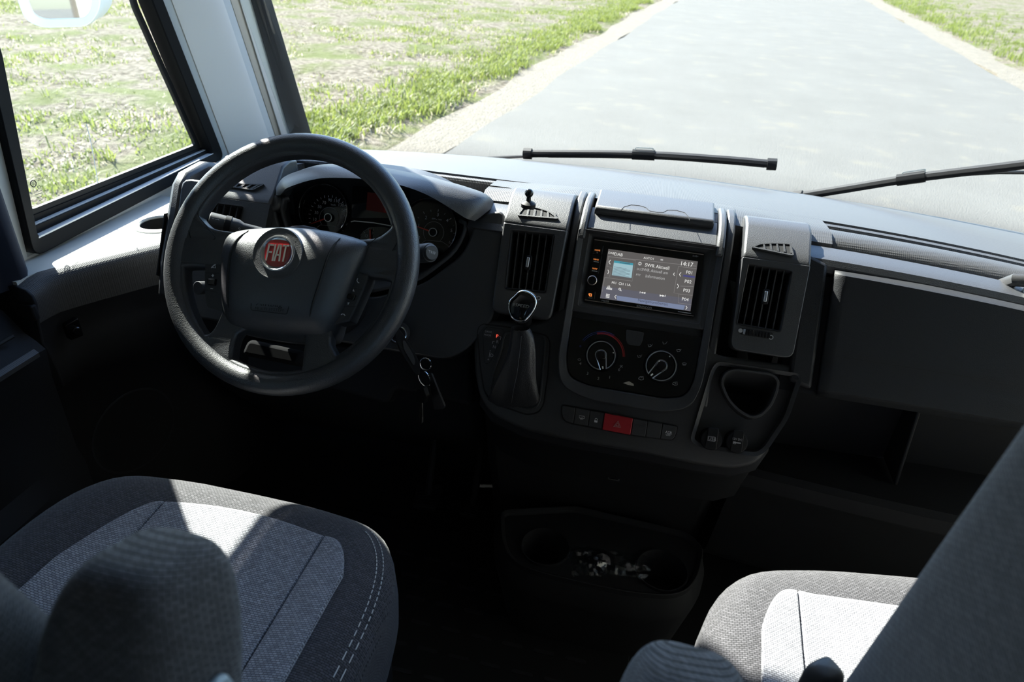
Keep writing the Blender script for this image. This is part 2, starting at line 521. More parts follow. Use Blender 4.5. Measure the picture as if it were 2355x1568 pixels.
# planes the parts stand on
S = Plane((.006, 1.031, .774), (1, 0, 0), (0, .521, .853))     # face of the centre stack, leaning 31 degrees
_wr = math.radians(4.5)                                        # wheel stands turned a touch to the left
W = Plane((-.514, .840, .808), Vector((1, 0, 0)) * math.cos(_wr) + Vector((0, .616, .788)) * math.sin(_wr), Vector((0, .616, .788)) * math.cos(_wr) - Vector((1, 0, 0)) * math.sin(_wr))
I = Plane((-.49, 1.125, .760), (1, 0, 0), (0, .42, .907))      # instrument faces
z1 = zz(0, 0, 2.614); z2 = zz(350, 280, 2.4125); z3 = zz(1050, 420, 2.45); z4 = zz(1300, 520, 6.533); z5 = zz(1280, 720, 5.226)
z6 = zz(1600, 300, 2.613); z7 = zz(0, 560, 2.613); z8 = zz(0, 1080, 2.479); y1 = zz(1400, 900, 2.3476); y2 = zz(900, 900, 2.3475)
y3 = zz(620, 380, 4.6176); y4 = zz(460, 490, 5.1196); y5 = zz(1070, 640, 4.9); y6 = zz(800, 650, 2.85); z11 = zz(380, 340, 7.128)
# ------------------------------------------------------------------ outside: field, road, verge
GZ = -0.50
RD = Vector((math.sin(math.radians(4.8)), math.cos(math.radians(4.8)), 0)); RN = Vector((RD.y, -RD.x, 0))
R0 = Vector((-1.90, 5.8, GZ))                                   # a point on the left road edge
ROADW = 6.6
def road_s(x, y): return (Vector((x, y, GZ)) - R0).dot(RN)       # distance right of the left edge

def groundmat():
    m, nt, b = newmat('dry field soil')
    tc = nt.nodes.new('ShaderNodeTexCoord')
    def noise(sc, d):
        n = nt.nodes.new('ShaderNodeTexNoise'); n.inputs['Scale'].default_value = sc; n.inputs['Detail'].default_value = d
        nt.links.new(tc.outputs['Object'], n.inputs['Vector']); return n
    n1, n2, n3 = noise(1.6, 6), noise(14, 5), noise(60, 3)
    cr = nt.nodes.new('ShaderNodeValToRGB')
    cr.color_ramp.elements[0].position = .30; cr.color_ramp.elements[0].color = (.070, .056, .038, 1)
    cr.color_ramp.elements[1].position = .68; cr.color_ramp.elements[1].color = (.27, .24, .19, 1)
    nt.links.new(n2.outputs[0], cr.inputs[0])
    g = nt.nodes.new('ShaderNodeValToRGB')
    g.color_ramp.elements[0].position = .48; g.color_ramp.elements[0].color = (0, 0, 0, 1)
    g.color_ramp.elements[1].position = .62; g.color_ramp.elements[1].color = (.75, .75, .75, 1)
    nt.links.new(n1.outputs[0], g.inputs[0])
    mx = nt.nodes.new('ShaderNodeMix'); mx.data_type = 'RGBA'
    mx.inputs[7].default_value = (.10, .125, .03, 1)
    nt.links.new(g.outputs[0], mx.inputs[0]); nt.links.new(cr.outputs[0], mx.inputs[6])
    nt.links.new(mx.outputs[2], b.inputs['Base Color']); b.inputs['Roughness'].default_value = .95; b.inputs['Specular IOR Level'].default_value = .1
    bp = nt.nodes.new('ShaderNodeBump'); bp.inputs['Distance'].default_value = .05
    nt.links.new(n3.outputs[0], bp.inputs['Height']); nt.links.new(bp.outputs[0], b.inputs['Normal'])
    return m
def asphaltmat():
    m, nt, b = newmat('worn asphalt')
    tc = nt.nodes.new('ShaderNodeTexCoord')
    n = nt.nodes.new('ShaderNodeTexNoise'); n.inputs['Scale'].default_value = 1.3; n.inputs['Detail'].default_value = 8; n.inputs['Roughness'].default_value = .65
    nt.links.new(tc.outputs['Object'], n.inputs['Vector'])
    cr = nt.nodes.new('ShaderNodeValToRGB')
    cr.color_ramp.elements[0].position = .35; cr.color_ramp.elements[0].color = (.108, .104, .094, 1)
    cr.color_ramp.elements[1].position = .70; cr.color_ramp.elements[1].color = (.122, .118, .107, 1)
    nt.links.new(n.outputs[0], cr.inputs[0])
    v = nt.nodes.new('ShaderNodeTexNoise'); v.inputs['Scale'].default_value = 2.6; v.inputs['Detail'].default_value = 3
    nt.links.new(tc.outputs['Object'], v.inputs['Vector'])
    c2 = nt.nodes.new('ShaderNodeValToRGB'); c2.color_ramp.elements[0].position = .60; c2.color_ramp.elements[1].position = .72
    nt.links.new(v.outputs[0], c2.inputs[0])
    mx = nt.nodes.new('ShaderNodeMix'); mx.data_type = 'RGBA'; mx.inputs[7].default_value = (.135, .126, .105, 1)
    nt.links.new(c2.outputs[0], mx.inputs[0]); nt.links.new(cr.outputs[0], mx.inputs[6]); nt.links.new(mx.outputs[2], b.inputs['Base Color'])
    f = nt.nodes.new('ShaderNodeTexNoise'); f.inputs['Scale'].default_value = 90; f.inputs['Detail'].default_value = 4
    nt.links.new(tc.outputs['Object'], f.inputs['Vector'])
    bp = nt.nodes.new('ShaderNodeBump'); bp.inputs['Distance'].default_value = .012
    nt.links.new(f.outputs[0], bp.inputs['Height']); nt.links.new(bp.outputs[0], b.inputs['Normal'])
    b.inputs['Roughness'].default_value = .85; b.inputs['Specular IOR Level'].default_value = .25
    return m
def grassmat(name, c0, c1):
    m = bpy.data.materials.new(name); m.use_nodes = True; nt = m.node_tree; b = nt.nodes['Principled BSDF']
    tc = nt.nodes.new('ShaderNodeTexCoord'); n = nt.nodes.new('ShaderNodeTexNoise'); n.inputs['Scale'].default_value = 5; n.inputs['Detail'].default_value = 3
    nt.links.new(tc.outputs['Object'], n.inputs['Vector'])
    mx = nt.nodes.new('ShaderNodeMix'); mx.data_type = 'RGBA'; mx.inputs[6].default_value = c0 + (1,); mx.inputs[7].default_value = c1 + (1,)
    nt.links.new(n.outputs[0], mx.inputs[0]); nt.links.new(mx.outputs[2], b.inputs['Base Color'])
    b.inputs['Roughness'].default_value = .6
    tl = nt.nodes.new('ShaderNodeBsdfTranslucent'); nt.links.new(mx.outputs[2], tl.inputs[0])
    ms = nt.nodes.new('ShaderNodeMixShader'); ms.inputs[0].default_value = .5
    nt.links.new(b.outputs[0], ms.inputs[1]); nt.links.new(tl.outputs[0], ms.inputs[2]); nt.links.new(ms.outputs[0], nt.nodes['Material Output'].inputs[0])
    return m
M['soil'] = groundmat(); M['asphalt'] = asphaltmat()
M['grass'] = grassmat('field grass', (.10, .145, .025), (.25, .27, .065)); M['straw'] = grassmat('dry stalks', (.32, .27, .18), (.50, .45, .35))
M['gravel'] = mat('verge earth', (.135, .118, .09), .95, bump=('noise', 40, .03), var=.35, varscale=9)

def ground_grid():
    xs = np.concatenate([np.linspace(-60, -12, 13), np.linspace(-11, 13, 61), np.linspace(15, 60, 10)])
    ys = np.concatenate([np.linspace(-10, 0, 6), np.linspace(.5, 30, 80), np.linspace(33, 140, 16)])
    V = []
    for y in ys:
        for x in xs:
            s = road_s(x, y)
            z = GZ - .02
            if s < -.5 or s > ROADW + .5:
                e = min(1, (abs(s - ROADW / 2) - ROADW / 2 - .5) / 1.5)
                z += e * (.028 * math.sin(x * 2.1 + 1.7 * math.sin(y * .9)) * math.sin(y * 1.7 + x) + .02 * math.sin(y * 3.3 - x * 2.2))
                z += e * .06
            else: z -= .03
            V.append((x, y, z))
    n = len(xs)
    Fc = [(j * n + i, j * n + i + 1, (j + 1) * n + i + 1, (j + 1) * n + i) for j in range(len(ys) - 1) for i in range(n - 1)]
    return V, Fc
_v, _f = ground_grid()
struct(MB().add(_v, _f).build('field_ground', M['soil']), 'dry stubbly field soil with green patches beside the road', 'field')
def strip(s0, s1, z, jit=0.0, th=.05):
    rows = []
    for k in range(150):
        y = -12 + k * 1.0
        p = R0 + RD * (y - R0.y)
        a = p + RN * (s0 + jit * (math.sin(k * 1.9) + math.sin(k * .73)) * .5); b = p + RN * (s1 + jit * math.sin(k * 1.3 + 1) * .5)
        rows.append([Vector((a.x, a.y, z - th)), Vector((a.x, a.y, z)), Vector((b.x, b.y, z)), Vector((b.x, b.y, z - th))])
    return MB().loft(rows)
struct(strip(0, ROADW, GZ, .06).build('road', M['asphalt'], flip=True, ang=20), 'pale sunlit asphalt road ahead of the windscreen', 'road')
struct(strip(-.55, .03, GZ - .015, .12).build('road_verge', M['gravel'], flip=True, ang=20), 'bare earth verge along the left road edge', 'verge')
struct(strip(ROADW - .03, ROADW + .9, GZ - .015, .2).build('road_verge', M['gravel'], flip=True, ang=20), 'bare earth verge along the right road edge', 'verge')

rng = np.random.default_rng(5)
def blades(pts, hgt, wid, lean, nb, spread):
    """pts (n,3) clump roots -> triangle blades"""
    n = len(pts); P = np.repeat(pts, nb, 0); H = np.repeat(hgt, nb); k = n * nb
    P = P + np.column_stack([rng.normal(0, spread, k), rng.normal(0, spread, k), np.zeros(k)])
    a = rng.uniform(0, 6.283, k); h = H * rng.uniform(.5, 1.15, k); l = lean * rng.uniform(.2, 1.4, k) * h
    w = wid * rng.uniform(.6, 1.4, k)
    dx, dy = np.cos(a), np.sin(a)
    b0 = P + np.column_stack([-dy * w, dx * w, np.full(k, -.02)]); b1 = P + np.column_stack([dy * w, -dx * w, np.full(k, -.02)])
    mdl = P + np.column_stack([dx * l * .35 - dy * w * .8, dy * l * .35 + dx * w * .8, h * .6]); md2 = P + np.column_stack([dx * l * .35 + dy * w * .8, dy * l * .35 - dx * w * .8, h * .6])
    tp = P + np.column_stack([dx * l, dy * l, h])
    V = np.stack([b0, b1, md2, mdl, tp], 1).reshape(-1, 3)
    i = np.arange(k) * 5
    Fc = [(j, j + 1, j + 2, j + 3) for j in i] + [(j + 3, j + 2, j + 4) for j in i]
    return V, Fc
def fastmesh(name, V, Fc, m):
    me = bpy.data.meshes.new(name); me.from_pydata(V.tolist(), [], Fc); me.materials.append(m)
    o = bpy.data.objects.new(name, me); COL.objects.link(o); o['kind'] = 'stuff'; return o
def field_pts(n, patch, ymax, xr):
    out = []
    while len(out) < n:
        y = 1.2 + (ymax - 1.2) * rng.random() ** 1.7
        x = xr[0] + (xr[1] - xr[0]) * rng.random()
        s = road_s(x, y)
        if -.62 < s < ROADW + 1.0: continue
        v = math.sin(x * 1.3 + 2 * math.sin(y * .55)) + math.sin(y * 1.15 + 1.3 * math.sin(x * .8)) + .8 * math.sin(x * 3.7 + y * 2.9) + rng.normal(0, 1.1)
        if v < patch: continue
        out.append((x, y, GZ + .03))
    return np.array(out)
p = field_pts(15000, .45, 42, (-22, -1.4))
V, Fc = blades(p, rng.uniform(.02, .085, len(p)) * (1 + .9 * (rng.random(len(p)) > .93)), .0065, 1.3, 8, .06)
# the denser bright strip of grass along the road edge
e = []
for k in range(2600):
    y = 3.5 + 45 * rng.random() ** 1.6; s = -.62 - abs(rng.normal(0, .42)) - .18 * (1 + math.sin(y * 2.3))
    q = R0 + RD * (y - R0.y) + RN * s; e.append((q.x, q.y, GZ + .02))
e = np.array(e)
V2, F2 = blades(e, rng.uniform(.04, .11, len(e)), .006, .9, 13, .06)
r_ = []
for k in range(1500):
    y = 9 + 50 * rng.random(); s = ROADW + .75 + abs(rng.normal(0, 1.3)); q = R0 + RD * (y - R0.y) + RN * s; r_.append((q.x, q.y, GZ + .02))
r_ = np.array(r_)
V3, F3 = blades(r_, rng.uniform(.07, .16, len(r_)), .007, .7, 11, .06)
o = fastmesh('field_grass', V, Fc, M['grass']); tag(o, 'sparse yellow green grass growing in tufts across the field', 'grass')
o = fastmesh('roadside_grass', V2, F2, M['grass']); tag(o, 'thick green grass strip along the left road edge', 'grass')
o = fastmesh('roadside_grass', V3, F3, M['grass']); tag(o, 'green grass beyond the right road edge, top right corner', 'grass')
p = field_pts(7000, -.9, 36, (-20, -1.4))
V4, F4 = blades(p, rng.uniform(.015, .05, len(p)), .007, 2.6, 7, .09)
o = fastmesh('dry_stalks', V4, F4, M['straw']); tag(o, 'pale dry stalks and litter scattered over the field', 'dry stalks')

# ------------------------------------------------------------------ cab shell
WL = Plane((-1.12, 0, 0), (0, 1, 0), (0, 0, 1))
def ext(p0, p1, zv):
    a, b = WL.loc(p0), WL.loc(p1); t = (zv - a[1]) / (b[1] - a[1]); return (a[0] + (b[0] - a[0]) * t, zv)
def winpoly(bl, br, frt, rer, d):
    zm = 1.10 - d
    f = ext(*frt, zm); r = ext(*rer, 1.03)
    return [WL.loc(bl), WL.loc(br), f, (1.36 + .02 - d, 1.80 - d), (1.28 + .5 * d - .01, 1.72 - d), (1.215 + .5 * d - .01, 1.42 - d), (.99 - .03 + d, 1.38 + .02 - d), r]  # unseen upper outline, shaped to steer sun onto seat and wheel
fo = winpoly((63, 591), (505, 362), ((505, 362), (362, 0)), ((63, 591), (0, 325)), 0.0)
fi = winpoly((78, 545), (482, 352), ((482, 350), (340, 0)), ((78, 505), (0, 145)), .02)
gi = winpoly((78, 505), (475, 341), ((475, 341), (327, 0)), ((78, 505), (0, 145)), .03)
outerL = [(-.85, -.25), (1.84, -.25), (1.585, 1.1), (1.36, 2.0), (.9, 2.0), (.2, 2.0), (-.85, 2.0), (-.85, .9)]
wl = MB(); wl.ring(WL, outerL, fo, -.028, 0.0)
struct(wl.build('wall_left', M['wall'], ang=20), 'cream foil side wall around the left window', 'wall')
WR = Plane((1.12, 0, 0), (0, 1, 0), (0, 0, 1))
wr = MB(); wr.ring(WR, outerL, fo, .028, 0.0)
struct(wr.build('wall_right', M['wall'], ang=20), 'cream foil side wall on the passenger side', 'wall')

def window(pl, sg, name, label):
    w = MB(); w.ring(pl, rnd(fo, .025), rnd(fi, .012), -.027 * sg, .016 * sg, oi=.010 * sg)
    root = struct(w.build(name, M['frame'], bevel=.004), label, 'window')
    ORG[root.as_pointer()] = Vector((0, 0, 0))
    # stepped bottom channel; two runners coloured pale for light caught on the black rails
    b0, b1 = fi[0], fi[1]
    def lerp(a, b, t): return (a[0] + (b[0] - a[0]) * t, a[1] + (b[1] - a[1]) * t)
    def band(t0, t1, o0, o1, nm, m):
        q = [lerp(gi[0], fi[0], t0), lerp(gi[1], fi[1], t0), lerp(gi[1], fi[1], t1), lerp(gi[0], fi[0], t1)]
        MB().prism(pl, q, o0 * sg, o1 * sg).build(nm, m, root)
    band(-.05, .45, -.026, -.014, 'window_channel', M['frame'])
    band(.45, 1.02, -.026, -.002, 'window_channel', M['frame'])
    band(.36, .50, -.014, -.006, 'runner', M['railglint'])
    band(.93, 1.03, -.002, .011, 'runner', M['railglint'])
    pane = MB(); pane.prism(pl, gi, -.022 * sg, -.019 * sg)
    pane.build('pane', M['sideglass'], root)
    sash = MB(); sash.ring(pl, rnd(gi, .01), rnd(inset(gi, .012), .01), -.025 * sg, -.016 * sg); sash.build('sash', M['black'], root)
    return root
win = window(WL, 1, 'window_1', 'left side window in a black sliding frame')
window(WR, -1, 'window_2', 'passenger side window in a black frame')
# maker's print on the left pane, seen from inside as in the photo (mirrored)
pr_ = MB(); c = WL.loc((77, 422), -.0175); k = WL.mpp(77, 422)
for rr in (7.0, 6.0): pr_.stroke(WL, circ(c, rr * k, 24), .8 * k, -.0175, True)
for a in (-2.4, 0, 2.4): pr_.stroke(WL, [(c[0] - 3.5 * k, c[1] + (a - 1.2) * k), (c[0], c[1] + (a + .8) * k), (c[0] + 3.5 * k, c[1] + (a - .6) * k)], .9 * k, -.0175)
c2 = WL.loc((88, 416), -.0175); pr_.textl(WL, 'KNAUS', c2[0], c2[1], 5.5 * k / .7, -.0175, al='R', sx=-1.0)
for x, y, w_ in ((92, 439, 9), (88, 446, 16), (90, 453, 12), (93, 460, 10)):      # illegible small print
    pr_.spx(WL, [(x - w_ / 2, y + 2), (x + w_ / 2, y - 2)], 1.1, -.0175)
pr_.stroke(WL, circ(WL.loc((90, 430), -.0175), 3.2 * k, 16), .6 * k, -.0175, True)
pr_.build('pane_print', M['black'], win)
# thin streak of light on the pane, painted as a white strip
MB().spx(WL, [(199, 285), (210, 330), (220, 385), (228, 437)], 1.6, -.0175).build('pane_glint', M['wallwhite'], win)

# front pillar trims: strips from the side window edge to the windscreen edge
LN = [((505, 362), (362, 0), -1.12), ((510, 360), (369, 0), -1.118), ((532, 352), (402, 0), -1.105), ((620, 317), (513, 0), -1.055), ((634, 314), (530, 0), -1.053),
      ((650, 310), (555, 0), -1.040), ((673, 308), (585, 0), -1.020), ((698, 306), (604, 0), -1.000)]
def pline(i, z, mir=False):
    b, t, x = LN[i]; B = at(*b, X=x); T = at(*t, X=x); k = (z - B.z) / (T.z - B.z); p = B.lerp(T, k); p.z = z
    if z > 1.09:  # unseen pillar top, slope eased so sun reaches the wheel hub
        k = (1.09 - B.z) / (T.z - B.z); y0 = B.lerp(T, k).y; f = i / 7.0
        p.y = y0 - (z - 1.09) * (.15 + .19 * f)
    if mir: p.x = -p.x
    return p
pn = 1
for mir in (False, True):
    tr = struct(thing('trim_%d' % pn, 'pale front pillar cover %s' % ('between left side window and windscreen' if not mir else 'on the passenger side'), 'pillar trim', (0, 0, 0)))
    for i0, i1, nm, m, d0, d1 in ((0, 1, 'frame_gap', 'wallgrey', .004, .008), (1, 2, 'edge_strip', 'wallgrey', .012, .012), (2, 3, 'pillar_cover', 'wallwhite', .016, .016), (3, 4, 'shadow_groove', 'wallgrey', .0, .0),
                                  (4, 5, 'inner_strip', 'wallbeige', .004, .004), (5, 6, 'blind_guide', 'wallwhite', .012, .012), (6, 7, 'windscreen_seal', 'black', .02, .0)):
        rows = []
        for k in range(13):
            z = (.55 + .54 * k / 3) if k < 4 else 1.09 + .91 * (k - 3) / 9
            a, b = pline(i0, z, mir), pline(i1, z, mir)
            nrm = Vector((0, -1, .3)).normalized()
            rows.append([a - nrm * .05, a + nrm * d0, b + nrm * d1, b - nrm * .05])
        MB().loft(rows, cu=True, cap=True).build(nm, M[m], tr, bevel=.003 if d0 else 0, flip=mir)
    pn += 1

def YA(x): return 1.885 - .16 * (x + .05) ** 2           # windscreen foot line
RAKE = .40
def YG(x, z): return YA(x) - RAKE * (z - .70)
xs = [-1.01 + 2.02 * i / 36 for i in range(37)]
wsr = struct(MB().loft([[(x, YG(x, z), z) for x in xs] for z in [.68 + 1.17 * k / 10 for k in range(11)]]).build('window_3', M['glass'], solid=.005), 'large raked windscreen above the dashboard', 'windscreen')
# nose wall under the windscreen, header, ceiling, floor, rear wall
xw = [-1.15 + 2.30 * i / 40 for i in range(41)]
struct(MB().loft([[(x, YA(x) + .02, -.25) for x in xw], [(x, YA(x) + .02, .675) for x in xw]]).build('wall_front', M['lower'], solid=.03, solid_off=1), 'bulkhead below the windscreen', 'wall')
hd = MB(); hd.loft([[(x, YG(x, 1.85) - .10, 1.98) for x in xw], [(x, YG(x, 1.85) - .08, 1.83) for x in xw], [(x, YG(x, 1.85) + .05, 1.83) for x in xw], [(x, YG(x, 1.85) + .05, 1.98) for x in xw]], cv=True)
struct(hd.build('trim_3', M['ceil'], ang=30), 'header panel above the windscreen', 'trim')
struct(MB().box((-1.18, -2.2, 1.97), (1.18, 1.35, 2.03)).build('ceiling', M['ceil']), 'cab ceiling', 'ceiling')
struct(MB().box((-1.18, -2.3, -.25), (1.18, -2.2, 2.0)).build('wall_rear', M['rear']), 'rear partition behind the cab', 'wall')
struct(MB().box((-1.18, -2.2, -.06), (1.18, 1.9, 0.0)).build('floor', M['mat']), 'black cab floor', 'floor')

# living area behind the cab: side walls with one window each
for nm, x0, x1, wn_ in (('wall_left_rear', -1.148, -1.12, 'window_4'), ('wall_right_rear', 1.12, 1.148, 'window_5')):
    w_ = MB(); w_.box((x0, -2.25, -.25), (x1, -.85, 1.00)); w_.box((x0, -2.25, 1.62), (x1, -.85, 2.0)); w_.box((x0, -2.25, 1.0), (x1, -1.95, 1.62)); w_.box((x0, -1.0, 1.0), (x1, -.85, 1.62))
    struct(w_.build(nm, M['wall']), 'living area side wall behind the seats', 'wall')
    struct(MB().box((x0 + .010, -1.95, 1.0), (x0 + .014, -1.0, 1.62)).build(wn_, M['sideglass']), 'living area side window behind the seats', 'window')

# ------------------------------------------------------------------ exterior mirror and wipers
mo = at(135, 0, d=2.0)
MP = Plane(mo, (.90, .43, 0), (0, 0, 1))
em = thing('exterior_mirror', 'white rounded exterior mirror outside the left side window', 'mirror', mo)
mo_ = MP.poly([(34, -260), (38, 0), (58, 48), (98, 65), (202, 61), (226, 30), (232, 0), (240, -260)])
mi_ = MP.poly([(52, -240), (60, 0), (74, 34), (100, 45), (190, 42), (204, 26), (208, 0), (216, -240)])
o1, i1 = rnd(mo_, .02, 3), rnd(mi_, .015, 3)
MB().ring(MP, o1, i1, -.05, .0, oi=-.012).build('rim', M['mirrorframe'], em, bevel=.006)
MB().prism(MP, inset(o1, .004), -.16, -.045).build('housing', M['mirrorframe'], em, bevel=.03, seg=3)
MB().prism(MP, inset(i1, -.002), -.03, -.016).build('mirror_glass', M['mirror'], em)
MB().tube([MP.P(.10, .20, -.08), MP.P(.22, .34, -.05), Vector((-1.0, 1.52, 1.72))], .018).build('arm', M['black'], em)

def gpt(px, py, off=.012):
    p = at(px, py, Y=1.86)
    for _ in range(6): p = at(px, py, Y=YG(p.x, p.z) + off)
    return p
def wiper(label, pts, clip, arm, r):
    t = thing('windscreen_wiper', label, 'wiper', gpt(*clip), 'wipers resting outside the windscreen')
    P = spline([gpt(*q) for q in pts], 16)
    MB().tube(P, r, 8, flat=.85).build('blade', M['black'], t)
    MB().tube([p + Vector((0, -.006, -.004)) for p in P[1:-1]], r * .45, 6).build('rubber_lip', M['black'], t)
    c = [gpt(*clip) + Vector((0, .012, .010))]
    i = 8 if len(pts) < 4 else 9
    d = (P[-1] - P[0]).normalized()
    c0 = gpt(*clip) + Vector((0, .0, .0))
    MB().tube([c0 - d * .030, c0 + d * .030], r * 1.15, 8).build('clip', M['frame'], t)
    MB().stroke(Plane(c0 + Vector((0, -.004, .010)), d, Vector((0, .1, 1))), rnd(rect(-.024, -.002, .024, .009), .004), .003, .0, True).build('clip_loop', M['silver'], t)
    for e_, sg in ((P[0], 1), (P[-1], -1)):
        MB().tube([e_ - d * .003 * sg, e_ + d * .020 * sg], r * 1.25, 8).build('end_cap', M['black'], t)
    A = spline([gpt(q[0], q[1], .03) for q in arm], 10)
    MB().tube(A, [.009 - .004 * k / 9 for k in range(10)], 8, flat=.6).build('arm', M['frame'], t)
wiper('black wiper lying level outside the windscreen above the centre stack', [(1207, 353), (1480, 356), (1660, 367), (1783, 378)], (1480, 356), [(1000, 372), (1120, 364), (1230, 359), (1380, 358)], .0125)
wiper('black wiper slanting up to the right outside the windscreen', [(1828, 453), (1950, 433), (2100, 409), (2330, 381), (2560, 352)], (2095, 410), [(2100, 412), (2300, 396), (2500, 410), (2700, 470)], .0125)
# ------------------------------------------------------------------ dashboard
dash = thing('dashboard', 'dark grey moulded dashboard spanning the cab below the windscreen', 'dashboard', (0, 1.1, .5))
DX0, DX1 = -.845, .98
NX = 60
dx = [DX0 + (DX1 - DX0) * i / (NX - 1) for i in range(NX)]
def drop(x): return -.022 * (max(0, x - .12) / .45) ** 2 if x > 0 else -.03 * (max(0, -x - .62) / .2) ** 2
def row(y, z, f=1.0, xs_=dx): return [Vector((x, y(x) if callable(y) else y, z + drop(x) * f)) for x in xs_]
# far shelf running down to the windscreen foot
fx = [-1.0 + 2.0 * i / 59 for i in range(60)]
MB().loft([row(lambda x: YA(x) - .004, .697, 0, fx), row(lambda x: YA(x) - .03, .704, 0, fx), row(lambda x: 1.62 - .1 * x * x, .760, .3, fx), row(1.40, .810, .7, fx), row(1.27, .836, 1, fx), row(1.240, .840, 1, fx), row(1.236, .834, 1, fx), row(1.236, .80, 1, fx)]).build('windscreen_shelf', M['dashtop'], dash, solid=.02, flip=True)
# narrow lip between the two dark defroster gaps
ra, rb = [x for x in dx if x < -.10], [x for x in dx if x > .10]
def lip(xs_):
    MB().loft([row(1.231, .80, 1, xs_), row(1.231, .834, 1, xs_), row(1.227, .840, 1, xs_), row(1.219, .839, 1, xs_), row(1.214, .832, 1, xs_), row(1.214, .80, 1, xs_)]).build('defroster_lip', M['dashtop'], dash)
lip(ra); lip(rb)
MB().box((DX0 + .02, 1.19, .775), (DX1, 1.245, .80)).build('defroster_duct', M['dark'], dash)
# padded roll
def roll(xs_):
    prof = [(1.196, .80), (1.196, .832), (1.190, .843), (1.176, .848), (1.155, .847), (1.140, .842), (1.131, .833), (1.128, .822), (1.130, .80)]
    MB().loft([row((lambda x, y=y: max(y, 1.176) if -.68 < x < -.255 else y), z, 1, xs_) for y, z in prof]).build('padded_roll', M['dashtop'], dash)
roll(ra); roll(rb)
# short flat bridge behind the stack lid that ties both rolls together
bx = [-.13 + .27 * i / 20 for i in range(21)]
MB().loft([row(1.246, .840, 0, bx), row(1.225, .8485, 0, bx), row(1.19, .8555, 0, bx), row(1.15, .8575, 0, bx)]).build('stack_bridge', M['dashtop'], dash)
for sg in (-1, 1):          # smooth saddles from the rolls up to the stack top
    rows = []
    for k in range(13):
        t = k / 12; x = sg * (.105 + .19 * t)
        e = .5 + .5 * math.cos(math.pi * t)
        rows.append([Vector((x, 1.245 - .0 * t, .838 + .004 * e)), Vector((x, 1.225, .840 + .008 * e)), Vector((x, 1.19, .845 + .010 * e)), Vector((x, 1.15, .848 + .009 * e)), Vector((x, 1.125, .838 + .012 * e)), Vector((x, 1.12, .80))])
    MB().loft(rows).build('saddle', M['dashtop'], dash, flip=sg < 0)
# ledge and fascia of the passenger side
px_ = [.235 + (DX1 - .235) * i / 30 for i in range(31)]
MB().loft([row(1.124, .80, 1, px_), row(1.124, .832, 1, px_), row(1.118, .837, 1, px_), row(1.085, .837, 1, px_), row(1.072, .834, 1, px_), row(1.066, .826, 1, px_), row(1.066, .815, 1, px_), row(1.085, .80, 1, px_)]).build('fascia_ledge', M['dash'], dash)
def S2(b, off=0): p = S.P(0, b, off); return (p.y, p.z)
# passenger fascia behind the lid, and the frame between vent and lid
MB().prism(S, rect(.235, -.142, .98, .045), -.05, -.016).build('fascia', M['lower'], dash)
MB().prism(S, S.poly([z6(640, 690), z6(700, 750), z6(800, 800), z6(785, 940), z6(700, 1560), z6(560, 1500), z6(600, 1200)]), -.03, -.001).build('fascia', M['lid'], dash, bevel=.006)
# glovebox lid: slightly bowed panel with a crease
lidL = [(1909, 615), (1867, 902)]
rows = []
NB = 18
for j in range(NB + 1):
    t = j / NB; b = .062 - t * .205
    bow = .004 - .004 * t
    if t > .985: bow = -.012
    if t < .02: bow = -.008
    if abs(t - .72) < .01: bow -= .0025
    a0 = .284 + .004 * t; rows.append([S.P(a, b + drop(a) * (1 - t), bow) for a in [a0 + .004 + (.70 - a0) * i / 24 for i in range(25)]])
L = MB().loft(rows, uvs=1).build('glovebox_lid', M['lid'], dash, solid=.015, flip=True)
MB().stroke(S, [S.loc((1915, 818), .012), S.loc((2352, 886), .012)], .0016, .0115).build('lid_crease', M['dark'], L)
# open shelf under the lid: back, floor, partition and rounded lip
MB().box((.25, 1.10, .44), (.98, 1.12, .66)).build('shelf_back', M['lower'], dash)
sy = []
for k in range(21):
    x = .222 + .76 * k / 20; y = .985 - .05 * math.sin(min(1, (x - .22) / .5) * 1.5); z = .462 + .012 * min(1, (x - .22) / .35)
    sy.append([Vector((x, 1.11, z - .02)), Vector((x, y + .02, z - .012)), Vector((x, y + .006, z + .002)), Vector((x, y - .008, z - .004)), Vector((x, y - .010, z - .030)), Vector((x, y + .004, z - .045)), Vector((x, y + .03, z - .10)), Vector((x, y + .09, z - .30)), Vector((x, y + .2, z - .42))])
MB().loft(sy).build('shelf', M['lower'], dash, flip=False)
pp = S.loc((2180, 960), -.02)
MB().prismx([(1.11, .455), (1.02, .458), (1.04, .55), (1.06, .64), (1.11, .64)], .485, .491).build('shelf_partition', M['lower'], dash, bevel=.002)
hp = Plane(at(2035, 1190, Y=1.03), (1, .0, 0), (0, .35, .93))
ho = rnd(hp.poly([(1965, 1163), (2110, 1178), (2100, 1225), (1945, 1212)]), .012)
MB().ring(hp, ho, inset(ho, .006), -.02, .004).build('grab_recess', M['lower'], dash, bevel=.002)
MB().prism(hp, inset(ho, .005), -.02, -.012).build('grab_recess_floor', M['dark'], dash)

# driver side fascia with the notch for the instruments
nt_ = [(-.852, .065), (-.665, .065), (-.655, .02), (-.62, -.035), (-.55, -.085), (-.45, -.10), (-.36, -.06), (-.300, .0), (-.285, .068), (-.24, .085), (-.23, -.10), (-.265, -.16), (-.30, -.185), (-.80, -.185), (-.845, -.12)]
nt_ = [(a - .006, b) for a, b in nt_]
MB().prism(S, rnd(nt_, .02, 3), -.06, -.004).build('driver_fascia', M['dash'], dash, bevel=.012, seg=3)
